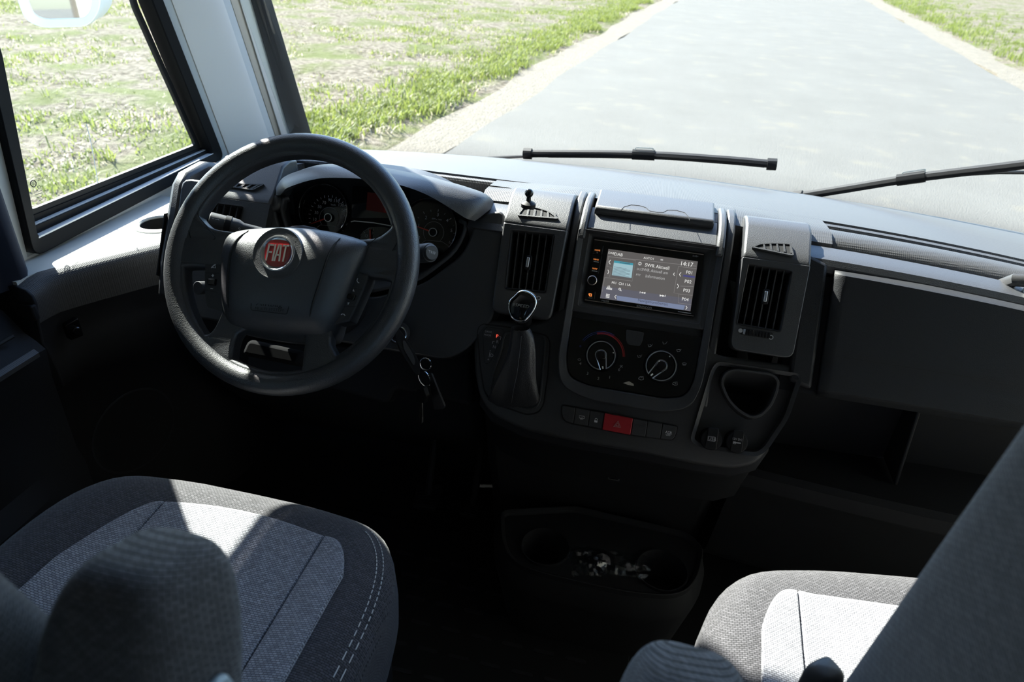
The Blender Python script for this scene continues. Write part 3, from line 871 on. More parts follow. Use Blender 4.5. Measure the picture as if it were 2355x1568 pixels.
# rounded top of the fascia right of the instruments (over to the left vent) and at the dash end
def cap(x0, x1, nm='fascia_cap'):
    xs_ = [x0 + (x1 - x0) * i / 12 for i in range(13)]
    prof = [(1.124, .80), (1.124, .835), (1.112, .838), (1.090, .836), (1.075, .830), S2(.045, .0), S2(.03, -.03)]
    MB().loft([[Vector((x, y, z)) for x in xs_] for y, z in prof]).build(nm, M['dash'], dash)
cap(-.300, -.225)
xs_l = [-.842 + .18 * i / 12 for i in range(13)]
prof = [(1.124, .76), (1.124, .826), (1.112, .832), (1.085, .832), (1.070, .826), S2(.042, .002), S2(.02, -.02)]
MB().loft([[Vector((x, y, z - .03 * max(0, (-x - .79) / .052) ** 2)) for x in xs_l] for y, z in prof]).build('fascia_cap', M['dash'], dash)
# raised hood at the left end, dotted foil, and end cheek
hs = []
for k in range(15):
    t = k / 14; x = -.865 + .15 * t; h = .862 - .07 * (1 - t) ** 3.0 + .004 * t
    hs.append([Vector((x, 1.27, h - .09)), Vector((x, 1.26, h - .012)), Vector((x, 1.22, h)), Vector((x, 1.165, h)), Vector((x, 1.150, h - .012)), Vector((x, 1.148, h - .06)), Vector((x, 1.15, h - .11))])
MB().loft(hs).build('end_hood', M['dashtop'], dash, flip=False)
ck = [(1.145, .835), (1.085, .832), (1.06, .815), (1.03, .765), (.985, .69), (.96, .63), (1.02, .60), (1.25, .60), (1.25, .80)]
MB().prismx(ck, -.872, -.846).build('end_cheek', M['dash'], dash, bevel=.008)
EV = Plane((-.8725, 1.03, .72), Vector((0, -.0, 1)).cross(Vector((-1, 0, 0))), (0, 0, 1))
sv = MB(); sv.prismx([(1.052, .765), (1.03, .768), (.975, .668), (.99, .655)], -.8745, -.8725); sv.build('side_demister', M['dark'], dash)
for k in range(5):
    y = 1.032 - .011 * k; z = .752 - .020 * k
    MB().prismx([(y + .022, z + .004), (y, z + .004), (y, z), (y + .022, z)], -.8765, -.8745).build('demister_slat', M['dash'], dash)

# instrument bowl and cowl
bo = rnd([(-.655, .058), (-.645, .02), (-.61, -.035), (-.55, -.082), (-.46, -.095), (-.37, -.06), (-.310, .0), (-.296, .058)], .02, 3)
oi_ = [S.P(a - .006, b, -.004) for a, b in bo]
cc = I.poly([z11(1880, 800), y3(150, 420), y3(200, 640), y3(500, 900), y3(1100, 980), y3(1800, 950), y3(2080, 700), y3(2150, 560)], 0)
back = [I.P(a, b, -.004) for a, b in rnd([(I.loc(y3(130, 330))), I.loc(y3(180, 620)), I.loc(y3(420, 900)), I.loc(y3(900, 1010)), I.loc(y3(1400, 1030)), I.loc(y3(1800, 1010)), I.loc(y3(2050, 780)), I.loc(y3(2120, 560))], .012, 3)]
bk = resample(back, 40); ou = resample(oi_, 40)
MB().loft([ou, [a.lerp(b, .5) - Vector((0, 0, .004)) for a, b in zip(ou, bk)], bk]).build('instrument_bowl', M['dash'], dash, solid=.006, solid_off=1)
# cowl: arched hood, front lip curve from the photograph at its own depth
lo = [(644, 449), (652, 440), (663, 431), (707, 416), (750, 409), (815, 410), (850, 414), (900, 421), (945, 433), (988, 451), (1031, 476), (1070, 501), (1092, 508)]
up = [(630, 444), (638, 425), (653, 407), (686, 393), (728, 385), (804, 386), (850, 391), (906, 401), (966, 413), (1010, 425), (1053, 437), (1107, 457), (1124, 484)]
def lipy(i, n): t = i / (n - 1); return 1.045 - .045 * math.sin(math.pi * t) ** .8
n_ = len(lo)
r_lo = [at(*p, Y=lipy(i, n_)) for i, p in enumerate(lo)]
r_up = [at(*p, Y=lipy(i, n_) + .030) for i, p in enumerate(up)]
r_in = [p + Vector((0, .10, -.004)) for p in r_lo]
r_mid = [a.lerp(b, .35) + Vector((0, -.004, 0)) for a, b in zip(r_lo, r_up)]
r_bk = [p + Vector((0, .085, -.022 - .01 * abs(i - 6) / 6)) for i, p in enumerate(r_up)]
r_bk2 = [Vector((p.x, 1.20, .80)) for p in r_up]
rows = [spline(r, 48) for r in (r_in, [p + Vector((0, .012, .0)) for p in r_lo], r_lo, r_mid, r_up, [p + Vector((0, .035, -.004)) for p in r_up], r_bk, r_bk2)]
MB().loft(rows).build('instrument_cowl', M['dash'], dash, ang=60)
# cheeks under the cowl lip, left and right
MB().prism(S, rnd(S.poly([z11(1780, 740), z11(1880, 790), z11(1880, 1010), z11(1690, 1060), z11(1500, 1060), z11(1560, 800), z11(1660, 720)]), .012), -.03, .002).build('bowl_cheek', M['dash'], dash, bevel=.01, seg=3)

# knee panel below the wheel, lower dash and steering column shroud
kp = S.poly([(560, 780), (1080, 800), (1082, 935), (905, 893), (888, 930), (745, 890), (560, 860)], -.05)
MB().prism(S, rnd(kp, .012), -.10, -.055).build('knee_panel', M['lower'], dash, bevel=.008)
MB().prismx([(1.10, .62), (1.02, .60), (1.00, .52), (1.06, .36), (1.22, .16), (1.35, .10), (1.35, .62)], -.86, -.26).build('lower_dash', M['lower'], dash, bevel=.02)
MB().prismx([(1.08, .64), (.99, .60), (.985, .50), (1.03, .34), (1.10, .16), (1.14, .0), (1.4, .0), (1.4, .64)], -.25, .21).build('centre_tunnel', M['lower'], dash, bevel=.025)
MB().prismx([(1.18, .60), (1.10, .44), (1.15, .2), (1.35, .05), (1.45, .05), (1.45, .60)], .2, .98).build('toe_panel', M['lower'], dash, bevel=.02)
cs = []
for k in range(7):
    t = k / 6; c = W.P(0, -.012, -.03 - .14 * t); wdt = .052 + .012 * t; hh = .045 + .012 * t
    cs.append([c + W.u * (wdt * math.cos(a)) * (1 if abs(math.cos(a)) < .95 else 1) + W.v * (hh * math.sin(a) - .02) for a in [2 * math.pi * i / 20 for i in range(20)]])
MB().loft(cs, cu=True, cap=True).build('column_shroud', M['lower'], dash, flip=True)
MB().prism(W, rnd(W.poly([z2(520, 1200), z2(830, 1270), z2(790, 1350), z2(480, 1290)], -.06), .01), -.12, -.065).build('column_cover', M['matte'], dash, bevel=.01)
MB().lathe(at(*y6(742, 402), Y=1.0), (0, -.85, .5), [(0, .004), (.004, .004), (.006, .002), (.007, -.004)], 14).build('screw', M['black'], dash)
# ------------------------------------------------------------------ centre stack frame (parts of the dashboard)
def S3(b, off=0): p = S.P(0, b, off); return (p.y, p.z)
# rounded U-shaped frame around radio and climate panel
fro = S.poly([z3(735, 250), z3(640, 640), z3(580, 1000), z3(588, 1125), z3(660, 1190), z3(1000, 1250), z3(1290, 1268), z3(1352, 1220), z3(1390, 1100), z3(1480, 700), z3(1520, 380)], .004)
fro = [(-.117, .066), (-.117, -.155), (-.105, -.195), (-.06, -.209), (.06, -.209), (.105, -.195), (.117, -.155), (.117, .066)]
fro_r = rnd(fro, [.004, .03, .03, .02, .02, .03, .03, .004], 4)
fri = [(-.1075, .062), (-.1045, -.150), (-.095, -.179), (-.06, -.187), (.06, -.187), (.095, -.179), (.1045, -.150), (.1075, .062)]
fri_r = rnd(fri, [.003, .02, .02, .01, .01, .02, .02, .003], 4)
MB().ring(S, fro_r, fri_r, -.04, .010, oi=.004).build('stack_frame', M['console'], dash, bevel=.003, seg=3)
MB().prism(S, inset(fri_r, -.003), -.05, -.012).build('stack_back', M['dark'], dash)
# side rails running on over the top, sloping brow above the radio
for sg in (-1, 1):
    x0, x1 = sorted((.006 + sg * .1045, .006 + sg * .117))
    pr = [S3(.05, -.03), S3(.05, .010), S3(.068, .009), S3(.085, .003), (1.098, .860), (1.125, .865), (1.165, .862), (1.19, .85), (1.19, .82), (1.12, .82)]
    MB().prismx(pr, x0, x1).build('stack_rail', M['dash'], dash, bevel=.004, seg=3)
    x0, x1 = sorted((.006 + sg * .119, .006 + sg * .132))
    pr = [S3(-.19, -.03), S3(-.19, -.008), S3(.04, -.008), S3(.075, -.012), (1.10, .850), (1.13, .862), (1.165, .862), (1.19, .84), (1.12, .80)]
    MB().prismx(pr, x0, x1).build('stack_flank', M['dash'], dash, bevel=.003)
MB().prismx([S3(.060, -.03), S3(.060, .003), S3(.067, .003), S3(.071, .0005), (1.096, .8490), (1.12, .852), (1.12, .82)], -.099, .111).build('stack_brow', M['dash'], dash, bevel=.002)
# storage lid on top
ld = MB(); ld.prismx([(1.096, .847), (1.094, .857), (1.0975, .8625), (1.165, .869), (1.185, .862), (1.185, .84), (1.10, .84)], -.092, .103)
ldo = ld.build('tray_lid', M['dash'], dash, bevel=.0035, seg=3, label='flat storage lid on top of the centre stack')
LT = Plane((0, 1.0975, .8628), (1, 0, 0), (0, .9953, .096))
z10 = zz(1300, 420, 5.607)
lpts = [z10(705, 360), z10(760, 310), z10(850, 285), z10(960, 295), z10(1040, 320), z10(1085, 362), z10(1180, 380), z10(1265, 382), z10(1320, 352), z10(1430, 355), z10(1540, 385), z10(1590, 440), z10(1603, 488)]
MB().stroke(LT, LT.poly(lpts, .0), .0006, .0003).build('lid_seam', M['dark'], ldo)
# ------------------------------------------------------------------ radio
rad = thing('car_radio', 'double-height touchscreen radio with lit grey menu in the centre stack', 'radio', S.P(0, 0, 0))
ro = S.poly([z3(712, 248), z3(1484, 355), z3(1392, 830), z3(637, 722)])
MB().ring(S, rnd(ro, .003), rnd(S.poly([z3(752, 282), z3(1440, 370), z3(1365, 795), z3(685, 692)]), .004), -.012, .004, oi=.002).build('surround', M['console'], rad, bevel=.0012)
ri = S.poly([z3(752, 282), z3(1440, 370), z3(1365, 795), z3(685, 692)])
MB().ring(S, rnd(ri, .004), rnd(S.poly([(1366, 546), (1620, 582), (1597, 730), (1343, 693)]), .002), -.012, .0015, oi=-.003).build('inner_bezel', M['console'], rad)
fc = S.poly([(1366, 546), (1620, 582), (1597, 730), (1343, 693)])
face = MB().prism(S, rnd(fc, .002), -.012, 0).build('faceplate', M['gloss'], rad)
for nm, (p0, p1) in (('trim_line', (z4(440, 202), z4(2080, 427))), ('trim_line', (z4(295, 1105), z4(1928, 1350)))):
    MB().spx(S, [p0, p1], 1.6, .0012).build(nm, M['copper'], rad)
sq = [z4(648, 342), z4(1992, 530), z4(1880, 1278), z4(523, 1082)]
scr = MB().prism(S, S.poly(sq), -.002, .0005).build('screen', M['lcdgrey'], rad, label='lit grey touchscreen showing a radio station')
def sp(pts, m, nm, off, parent=scr): return MB().prism(S, S.poly([z4(*p) for p in pts], off), off - .0002, off).build(nm, m, parent)
sp([(556, 900), (1902, 1098), (1876, 1274), (526, 1080)], M['lcdlow'], 'lower_field', .0007)
sp([(770, 1042), (1800, 1190), (1775, 1258), (778, 1112)], M['lcdblue'], 'navigation_bar', .0009)
sp([(735, 515), (1022, 558), (995, 778), (700, 735)], M['lcdcyan'], 'station_picture', .0009)
sp([(735, 515), (1022, 558), (1017, 590), (731, 547)], M['lcdteal'], 'picture_header', .0011)
sp([(1775, 730), (1947, 752), (1944, 778), (1771, 755)], M['lcdviolet'], 'preset_bar', .0011)
ln = MB()
for pts in ([(650, 455), (1055, 512), (1005, 825), (590, 768)], [(655, 455), (627, 607), (692, 617), (668, 762)], [(1700, 603), (1632, 1002), (1708, 1018), (1695, 1152), (1895, 1178)], [(1700, 603), (1975, 640)], [(640, 455), (1970, 600)], [(590, 770), (555, 985)], [(1730, 900), (1925, 905)], [(1712, 1018), (1915, 1040)]):
    ln.spx(S, [z4(*p) for p in pts], .8, .0012)
ln.build('screen_lines', M['lcdline'], scr)['kind'] = 'stuff'
tx = MB(); tA = []
def T(s, x, y, c, mb, al='L', sx=1.0): mb.text(S, s, *z4(x, y), c / 6.533, .0014, 0, al, sx)
T('DAB', 737, 438, 46, tx); T('DAB', 648, 412, 30, tx, sx=1.1); T('AUTO1', 1175, 488, 34, tx); T('14:17', 1738, 588, 66, tx, sx=.95)
T('SWR Aktuell', 1195, 605, 52, tx, sx=.95); T('P01', 1815, 712, 50, tx); T('P02', 1793, 848, 50, tx); T('P03', 1772, 982, 50, tx); T('P04', 1750, 1115, 50, tx)
T('P01', 697, 862, 36, tx); T('CH 11A', 800, 878, 38, tx)
for ch in ([(680, 508), (655, 538), (676, 572)], [(640, 655), (655, 688), (637, 715)], [(1740, 695), (1715, 722), (1732, 755)], [(1686, 868), (1704, 905), (1680, 932)], [(1642, 700), (1625, 720), (1640, 742)], [(768, 1035), (742, 1058), (762, 1088)], [(1812, 1195), (1832, 1225), (1808, 1252)]):
    tx.spx(S, [z4(*p) for p in ch], 1.3, .0014)
for i, h in enumerate((18, 40, 58, 30, 62, 34, 22, 30)):                      # equaliser bars
    x = 620 + i * 11; y = 948 + i * 1.6
    tx.spx(S, [z4(x, y), z4(x + 2 * h / 60, y - h)], 1.1, .0014)
k6 = 1 / 6.533
c0 = S.loc(z4(818, 945), .0014); mq = S.mpp(*z4(818, 945))
tx.stroke(S, circ(c0, 15 * k6 * mq, 16), 7 * k6 * mq, .0014, True); tx.spx(S, [z4(830, 958), z4(842, 974)], 1.6, .0014)
for i in range(3):
    for j in range(3):
        x, y = 622 + i * 19 - j * 3, 1022 + j * 21 + i * 3
        tx.prism(S, S.poly([z4(x - 7, y - 8), z4(x + 7, y - 6), z4(x + 6, y + 8), z4(x - 8, y + 6)], .0014), .0012, .0014)
for pts in ([(1163, 1000), (1206, 990), (1202, 1018)], [(1137, 998), (1168, 986), (1164, 1012)], [(1420, 1025), (1418, 1055), (1462, 1046)], [(1458, 1030), (1456, 1060), (1496, 1050)]):
    tx.prism(S, S.poly([z4(*p) for p in pts], .0014), .0012, .0014)
tx.spx(S, [z4(1126, 980), z4(1122, 1008)], 1.2, .0014); tx.spx(S, [z4(1503, 1032), z4(1499, 1062)], 1.2, .0014)
c0 = S.loc(z4(1121, 562), .0014); tx.stroke(S, circ(c0, 24 * k6 * mq, 18), 4 * k6 * mq, .0014, True); tx.spx(S, [z4(1112, 556), z4(1122, 546), z4(1130, 558)], .9, .0014); tx.spx(S, [z4(1110, 568), z4(1119, 580), z4(1128, 570)], .9, .0014)
tx.build('screen_lettering', M['lcdtext'], scr)['kind'] = 'stuff'
td = MB(); T('SWR Aktuell am', 1143, 668, 44, td, sx=.95); T('DLS', 1077, 655, 30, td, sx=.9); T('PTY', 1063, 742, 32, td, sx=.9); T('Information', 1205, 768, 46, td, sx=.95)
td.prism(S, S.poly([z4(1432, 492), z4(1470, 497), z4(1468, 518), z4(1429, 512)], .0014), .0012, .0014); td.build('screen_small_lettering', M['lcddim'], scr)['kind'] = 'stuff'
tn = MB(); T('Navigationsbereit', 1092, 1130, 46, tn, sx=.97)
for i in range(9):
    y = 610 + i * 17; x0 = 730 - i * 2.6
    tn.spx(S, [z4(x0, y), z4(x0 + (250 if i % 3 else 190), y + 36 * (1 if i % 3 else .76))], .55, .0014)
tn.spx(S, [z4(820, 545), z4(975, 568)], 1.2, .0014); tn.build('screen_dark_lettering', M['lcddark'], scr)['kind'] = 'stuff'
# key column
kb = [[(425, 270), (575, 292), (552, 430), (405, 412)], [(405, 425), (550, 442), (527, 572), (380, 552)], [(382, 565), (527, 585), (500, 712), (360, 692)], [(322, 968), (455, 985), (435, 1105), (298, 1085)]]
for pts in kb:
    MB().prism(S, rnd(S.poly([z4(*p) for p in pts]), .0012), 0, .0014).build('key', M['gloss'], rad, bevel=.0004)
ka = MB()
def TA(s, x, y, c, mb, sx=1.0): mb.text(S, s, *z4(x, y), c / 6.533, .0018, 0, 'L', sx)
TA('HOME', 442, 366, 22, ka, .95); TA('MENU', 422, 505, 22, ka, .95); TA('NAV', 408, 645, 26, ka, 1.0)
ka.spx(S, [z4(354, 1015), z4(396, 1020), z4(393, 1050), z4(366, 1046), z4(354, 1015)], 2.2, .0018); ka.build('key_lettering', M['amber'], rad)['kind'] = 'stuff'
kw = MB(); TA('VOICE', 345, 1080, 15, kw); kw.spx(S, [z4(400, 668), z4(482, 680)], 1.6, .0018); kw.spx(S, [z4(425, 528), z4(503, 540)], 1.6, .0018); TA('ATT', 415, 742, 11, kw)
kw.stroke(S, circ(S.loc(z4(481, 396), .0018), 8 * k6 * mq, 10), 3 * k6 * mq, .0018, True)
TA('KENWOOD', 1072, 1215, 32, kw, .95); TA('HDMI', 548, 1128, 26, kw, 1.2); kw.spx(S, [z4(1692, 1282), z4(1892, 1312)], 1.6, .0018); TA('DAB+', 1915, 455, 24, kw)
kw.build('face_lettering', M['grey'], rad)['kind'] = 'stuff'
kc = S.loc(z4(410, 825)); kr = 72 * k6 * mq
MB().lathe(S.P(kc[0], kc[1], 0), S.n, [(kr * 1.05, 0), (kr * 1.05, .009), (kr * .92, .012), (kr * .85, .011), (0, .0112)], 28).build('volume_knob', M['gloss'], rad)
MB().lathe(S.P(kc[0], kc[1], 0), S.n, [(kr * 1.02, .0095), (kr * 1.0, .0118), (kr * .90, .0125), (kr * .86, .0112)], 28).build('knob_ring', M['copper'], rad)

# ------------------------------------------------------------------ climate panel
cl = thing('climate_control_panel', 'glossy black climate panel with two silver-ringed dials under the radio', 'climate panel', S.P(0, -.13, 0))
cpo = S.poly([z5(128, 40), z5(1755, 290), z5(1650, 700), z5(1530, 1015), z5(1440, 1025), z5(700, 935), z5(170, 825), z5(105, 750)])
cpo = [(-.1055, -.080), (-.1035, -.150), (-.094, -.178), (-.06, -.186), (.06, -.186), (.094, -.178), (.1035, -.150), (.1055, -.080)]
MB().prism(S, rnd(cpo, [.003, .02, .02, .01, .01, .02, .02, .003]), -.012, .0).build('panel', M['gloss'], cl, bevel=.001)
def lp(x, y, off=0): return S.loc(z5(x, y), off)
m5 = S.mpp(*z5(900, 600)) / 5.226
def dial(cx, cy, r, ang, nm_lab):
    c = lp(cx, cy, .004); R_ = r * m5
    k = MB(); k.lathe(S.P(c[0], c[1], 0), S.n, [(R_ * 1.14, 0), (R_ * 1.12, .003), (R_ * 1.03, .012), (R_ * .98, .0135), (R_ * .9, .0135), (R_ * .86, .012), (0, .012)], 40)
    kn = k.build('dial', M['gloss'], cl, label=nm_lab)
    a0 = ang + .26; n = 40
    MB().tube([S.P(c[0] + R_ * .955 * math.cos(a0 + (2 * math.pi - .52) * i / n), c[1] + R_ * .955 * math.sin(a0 + (2 * math.pi - .52) * i / n), .0136) for i in range(n + 1)], R_ * .038, 6).build('silver_ring', M['silver'], kn)
    ca, sa = math.cos(ang), math.sin(ang)
    def L(u, v): return (c[0] + R_ * (u * ca - v * sa), c[1] + R_ * (u * sa + v * ca))
    half = [(.96, .20), (.3, .30), (-.05, .36)] + [(-.05 - .33 * math.sin(t), .36 * math.cos(t)) for t in (.4, .8, 1.2)]
    pts = half + [(-.38, 0)] + [(x, -y) for x, y in half[::-1]]
    MB().prism(S, [L(*p) for p in pts[1:-1]], .012, .020).build('dial_grip', M['gloss'], kn, bevel=.002)
    MB().tube([S.P(*L(*p), .0165) for p in spline([(p[0], p[1], 0) for p in pts], 40) for p in [(p.x, p.y)]], R_ * .034, 6).build('silver_loop', M['silver'], kn)
    MB().stroke(S, [L(.74, 0), L(.92, 0)], R_ * .09, .0212).build('pointer', M['white'], kn)
    return c, R_
dial(537, 508, 178, math.radians(-72), 'left fan and temperature dial with silver loop')
MB().prism(S, circ(lp(682, 476, .0136), .0013, 4, a0=.8), .013, .0142).build('dial_mark', M['white'], cl)
dial(1253, 632, 184, math.radians(-127), 'right air flow dial with silver loop')
MB().prism(S, circ(lp(1360, 520, .0136), .0013, 4, a0=.8), .013, .0142).build('dial_mark', M['white'], cl)
ap = [lp(835, 195), lp(1052, 232), lp(1030, 340), lp(1000, 398), lp(860, 378), lp(835, 330)]
MB().prism(S, rnd(ap, .003), 0, .0022).build('air_conditioning_key', M['console'], cl, bevel=.0006)
wp = MB()
def TC(s, x, y, c, al='C'): wp.text(S, s, *z5(x, y), c / 5.226, .0008, 0, al)
for s, x, y in (('0', 750, 697), ('1', 636, 786), ('2', 500, 800), ('3', 370, 740), ('4', 284, 622)): TC(s, x, y, 34)
def ic(pts, w=5, closed=False): wp.spx(S, [z5(*p) for p in pts], w / 5.226, .0008, closed)
for k in range(4):
    a = k * math.pi / 2 + .5; ic([(777, 640), (777 + 16 * math.cos(a), 640 + 16 * math.sin(a)), (777 + 18 * math.cos(a + .6), 640 + 18 * math.sin(a + .6))], 5)
ic([(255, 552), (275, 545), (292, 553), (285, 568), (262, 568), (255, 552)], 3)
def seat_icon(x, y, arrows):
    ic([(x - 26, y - 14), (x - 18, y + 14), (x + 8, y + 10), (x + 22, y - 6)], 5); ic([(x + 24, y - 16), (x + 28, y - 15)], 8)
    if arrows: ic([(x - 6, y - 10), (x + 12, y - 8)], 4)
seat_icon(1302, 358, 0); seat_icon(1125, 390, 1); seat_icon(998, 518, 1); seat_icon(1470, 450, 1)
ic([(1445, 438), (1470, 432), (1495, 442)], 4)
ic([(1508, 602), (1535, 594), (1562, 604), (1552, 622), (1518, 620)], 4, True)
for d in (-12, 0, 12): ic([(1535 + d, 608), (1533 + d, 630)], 3)
def car_icon(x, y): ic([(x - 30, y + 4), (x - 22, y - 14), (x + 26, y - 20), (x + 28, y + 16), (x + 14, y + 20), (x - 6, y + 22), (x - 14, y + 10), (x - 28, y + 12)], 5, True)
car_icon(1016, 782); car_icon(1424, 846); ic([(1008, 760), (1030, 775)], 4); ic([(1436, 838), (1424, 838), (1426, 852), (1440, 850)], 4)
ic([(930, 314), (932, 338)], 3); ic([(920, 320), (942, 332)], 3); ic([(920, 332), (942, 320)], 3); ic([(918, 246), (968, 252)], 6)
wp.build('panel_lettering', M['grey'], cl)['kind'] = 'stuff'
bl = MB(); c = lp(537, 508)
for rr in (1.55, 1.66): bl.stroke(S, [(c[0] + 178 * m5 * rr * math.cos(math.radians(150 - i * 4)), c[1] + 178 * m5 * rr * math.sin(math.radians(150 - i * 4))) for i in range(22)], 6 * m5, .0007)
bl.stroke(S, circ(lp(287, 397), 9 * m5, 12), 5 * m5, .0007, True); bl.build('cold_scale', M['blueprint'], cl)['kind'] = 'stuff'
rd = MB()
for i, rr in enumerate((1.5, 1.6)): rd.stroke(S, [(c[0] + 178 * m5 * rr * math.cos(math.radians(110 - i2 * 4)), c[1] + 178 * m5 * rr * math.sin(math.radians(110 - i2 * 4))) for i2 in range(27)], (6 if i else 14) * m5, .0009)
rd.build('warm_scale', M['redprint'], cl)['kind'] = 'stuff'
MB().prism(S, [lp(*p) for p in ((800, 838), (870, 818), (925, 850), (928, 874), (860, 862))], 0, .0006).build('sticker', M['wallbeige'], cl)

# ------------------------------------------------------------------ lower console with switches (dashboard part)
co = S.poly([(1086, 735), (1088, 850), (1100, 915), (1128, 955), (1200, 990), (1320, 1018), (1480, 1045), (1600, 1070), (1690, 1082), (1745, 1068), (1775, 1025), (1800, 980), (1838, 868), (1836, 842), (1640, 815), (1600, 700), (1300, 700), (1240, 740)], .0)
lcon = MB().prism(S, rnd(co, .018, 4), -.06, -.006).build('lower_console', M['console'], dash, bevel=.012, seg=4)
# underside returning forwards below the console
bp_ = [S.P(a, b, -.006) for a, b in S.poly([(1100, 915), (1128, 955), (1200, 990), (1320, 1018), (1480, 1045), (1600, 1070), (1690, 1082), (1745, 1068), (1775, 1025)], -.006)]
MB().loft([[p + Vector((0, .02, .01)) for p in bp_], [p + Vector((0, .01, -.02)) for p in bp_], [p + Vector((0, .05, -.06)) for p in bp_], [p + Vector((0, .10, -.16)) for p in bp_]]).build('console_underside', M['lower'], dash, flip=False)
# gear plate and its frame
gp = S.poly([y5(130, 620), y5(150, 540), y5(200, 508), y5(440, 535), y5(800, 605), y5(930, 640), y5(965, 720), y5(935, 1100), y5(890, 1420), y5(830, 1520), y5(690, 1545), y5(300, 1410), y5(205, 1270), y5(160, 1000)], -.004)
gpr = rnd(gp, .008, 3)
gfr = MB().ring(S, gpr, inset(gpr, .0022), -.010, -.0035, oi=-.0045).build('gear_plate_edge', M['dark'], dash)
MB().prism(S, inset(gpr, .002), -.01, -.0042).build('gear_plate', M['console'], dash, bevel=.001)
bez = S.poly([y5(435, 600), y5(900, 650), y5(915, 720), y5(880, 1120), y5(850, 1390), y5(800, 1470), y5(690, 1495), y5(330, 1375), y5(278, 1270), y5(300, 1080), y5(400, 800)], -.003)
bezr = rnd(bez, .010, 3)
MB().ring(S, bezr, inset(bezr, .003), -.008, -.001).build('boot_frame', M['console'], dash, bevel=.0008)
bpn = rnd(S.poly([y5(200, 600), y5(240, 562), y5(320, 580), y5(305, 660), y5(265, 680), y5(200, 660)], -.003), .002)
MB().prism(S, bpn, -.006, -.0025).build('drive_mode_key', M['console'], dash, bevel=.0005)
inr = rnd(S.poly([y5(195, 600), y5(240, 545), y5(430, 575), y5(440, 620), y5(270, 960), y5(215, 960)], -.003), .004)
MB().stroke(S, inr, .0007, -.0036, True).build('selector_outline', M['dark'], dash)
gl_ = MB()
def TG(s, x, y, c, mb, al='C'): mb.text(S, s, *y5(x, y), c / 4.9, -.002, 0, al)
TG('DRIVE', 260, 612, 20, gl_); TG('MODE', 250, 648, 20, gl_); TG('R', 362, 730, 34, gl_); TG('N', 325, 788, 34, gl_); TG('D', 298, 885, 36, gl_); TG('+', 256, 930, 34, gl_); TG('-', 280, 826, 34, gl_)
for pts in ([(383, 655), (402, 660), (395, 692)], [(330, 708), (312, 708), (305, 735)], [(278, 828), (268, 888)], [(270, 860), (284, 862)]): gl_.spx(S, [y5(*p) for p in pts], 1.1, -.002)
gl_.build('selector_lettering', M['grey'], dash)['kind'] = 'stuff'
pl_ = MB(); TG('P', 358, 668, 36, pl_); pl_.build('park_light', M['redlight'], dash)

# switch strip
sw = thing('switch_strip', 'row of seven dash switches with a red hazard button in the middle', 'switches', S.P(0, -.24, 0))
def l5(x, y, off=-.004): return S.loc(z5(x, y), off)
base = [l5(62, 1180), l5(70, 1108), l5(230, 1130), l5(580, 1195), l5(920, 1262), l5(1270, 1325), l5(1448, 1362), l5(1440, 1440), l5(1410, 1500), l5(1380, 1522), l5(1240, 1508), l5(880, 1462), l5(540, 1395), l5(200, 1330), l5(110, 1300), l5(75, 1250)]
MB().prism(S, rnd(inset(base, -.0015), .003), -.012, -.005).build('switch_base', M['dark'], sw)
keys = [('switch', [(64, 1180), (72, 1112), (228, 1134), (198, 1325), (115, 1298), (78, 1250)], 'console'), ('switch', [(234, 1136), (400, 1168), (374, 1355), (206, 1328)], 'console'), ('switch', [(406, 1170), (574, 1200), (545, 1392), (380, 1360)], 'console'),
        ('hazard_button', [(582, 1198), (918, 1262), (886, 1460), (550, 1396)], 'hazard'), ('switch', [(924, 1266), (1094, 1298), (1064, 1484), (894, 1462)], 'console'), ('switch', [(1100, 1298), (1270, 1328), (1242, 1506), (1070, 1486)], 'console'),
        ('switch', [(1276, 1330), (1446, 1364), (1436, 1440), (1408, 1498), (1378, 1520), (1248, 1508)], 'console')]
for nm, pts, m in keys:
    MB().prism(S, rnd([l5(*p) for p in pts], .0015), -.010, -.002 if m == 'console' else .0005).build(nm, M[m], sw, bevel=.0009, label='red hazard warning button' if m == 'hazard' else None)
wl_ = MB()
def i5(pts, w=5, closed=False, off=-.0014): wl_.spx(S, [z5(*p) for p in pts], w / 5.226, off, closed)
wl_.text(S, 'ASR', *z5(1345, 1450), 6.5, -.0014, 0, 'C'); wl_.text(S, 'OFF', *z5(1340, 1474), 4.6, -.0014, 0, 'C')
i5([(272, 1232), (334, 1240), (334, 1264), (312, 1270), (296, 1268), (273, 1258)], 5, True)
for d in (-14, 0, 14): i5([(304 + d, 1250), (300 + d, 1280)], 4)
wl_.prism(S, [l5(*p) for p in ((455, 1284), (494, 1290), (490, 1314), (453, 1308))], -.0018, -.0014); i5([(460, 1284), (464, 1268), (478, 1264), (490, 1272), (489, 1288)], 5)
i5([(740, 1296), (768, 1374), (686, 1362)], 3, True, .0012); i5([(736, 1318), (752, 1358), (710, 1352)], 3, True, .0012)
wl_.build('switch_lettering', M['white'], sw)['kind'] = 'stuff'
w2 = MB()
for x, y in ((322, 1186), (490, 1215), (1362, 1372)): w2.spx(S, [z5(x - 32, y - 5), z5(x + 32, y + 6)], .8, -.0014)
w2.spx(S, [z5(660, 1212), z5(745, 1226)], .9, .0012); w2.spx(S, [z5(105, 1200), z5(160, 1235)], .7, -.0014); w2.spx(S, [z5(115, 1240), z5(155, 1200)], .7, -.0014)
w2.build('indicator_window', M['dim'], sw)['kind'] = 'stuff'

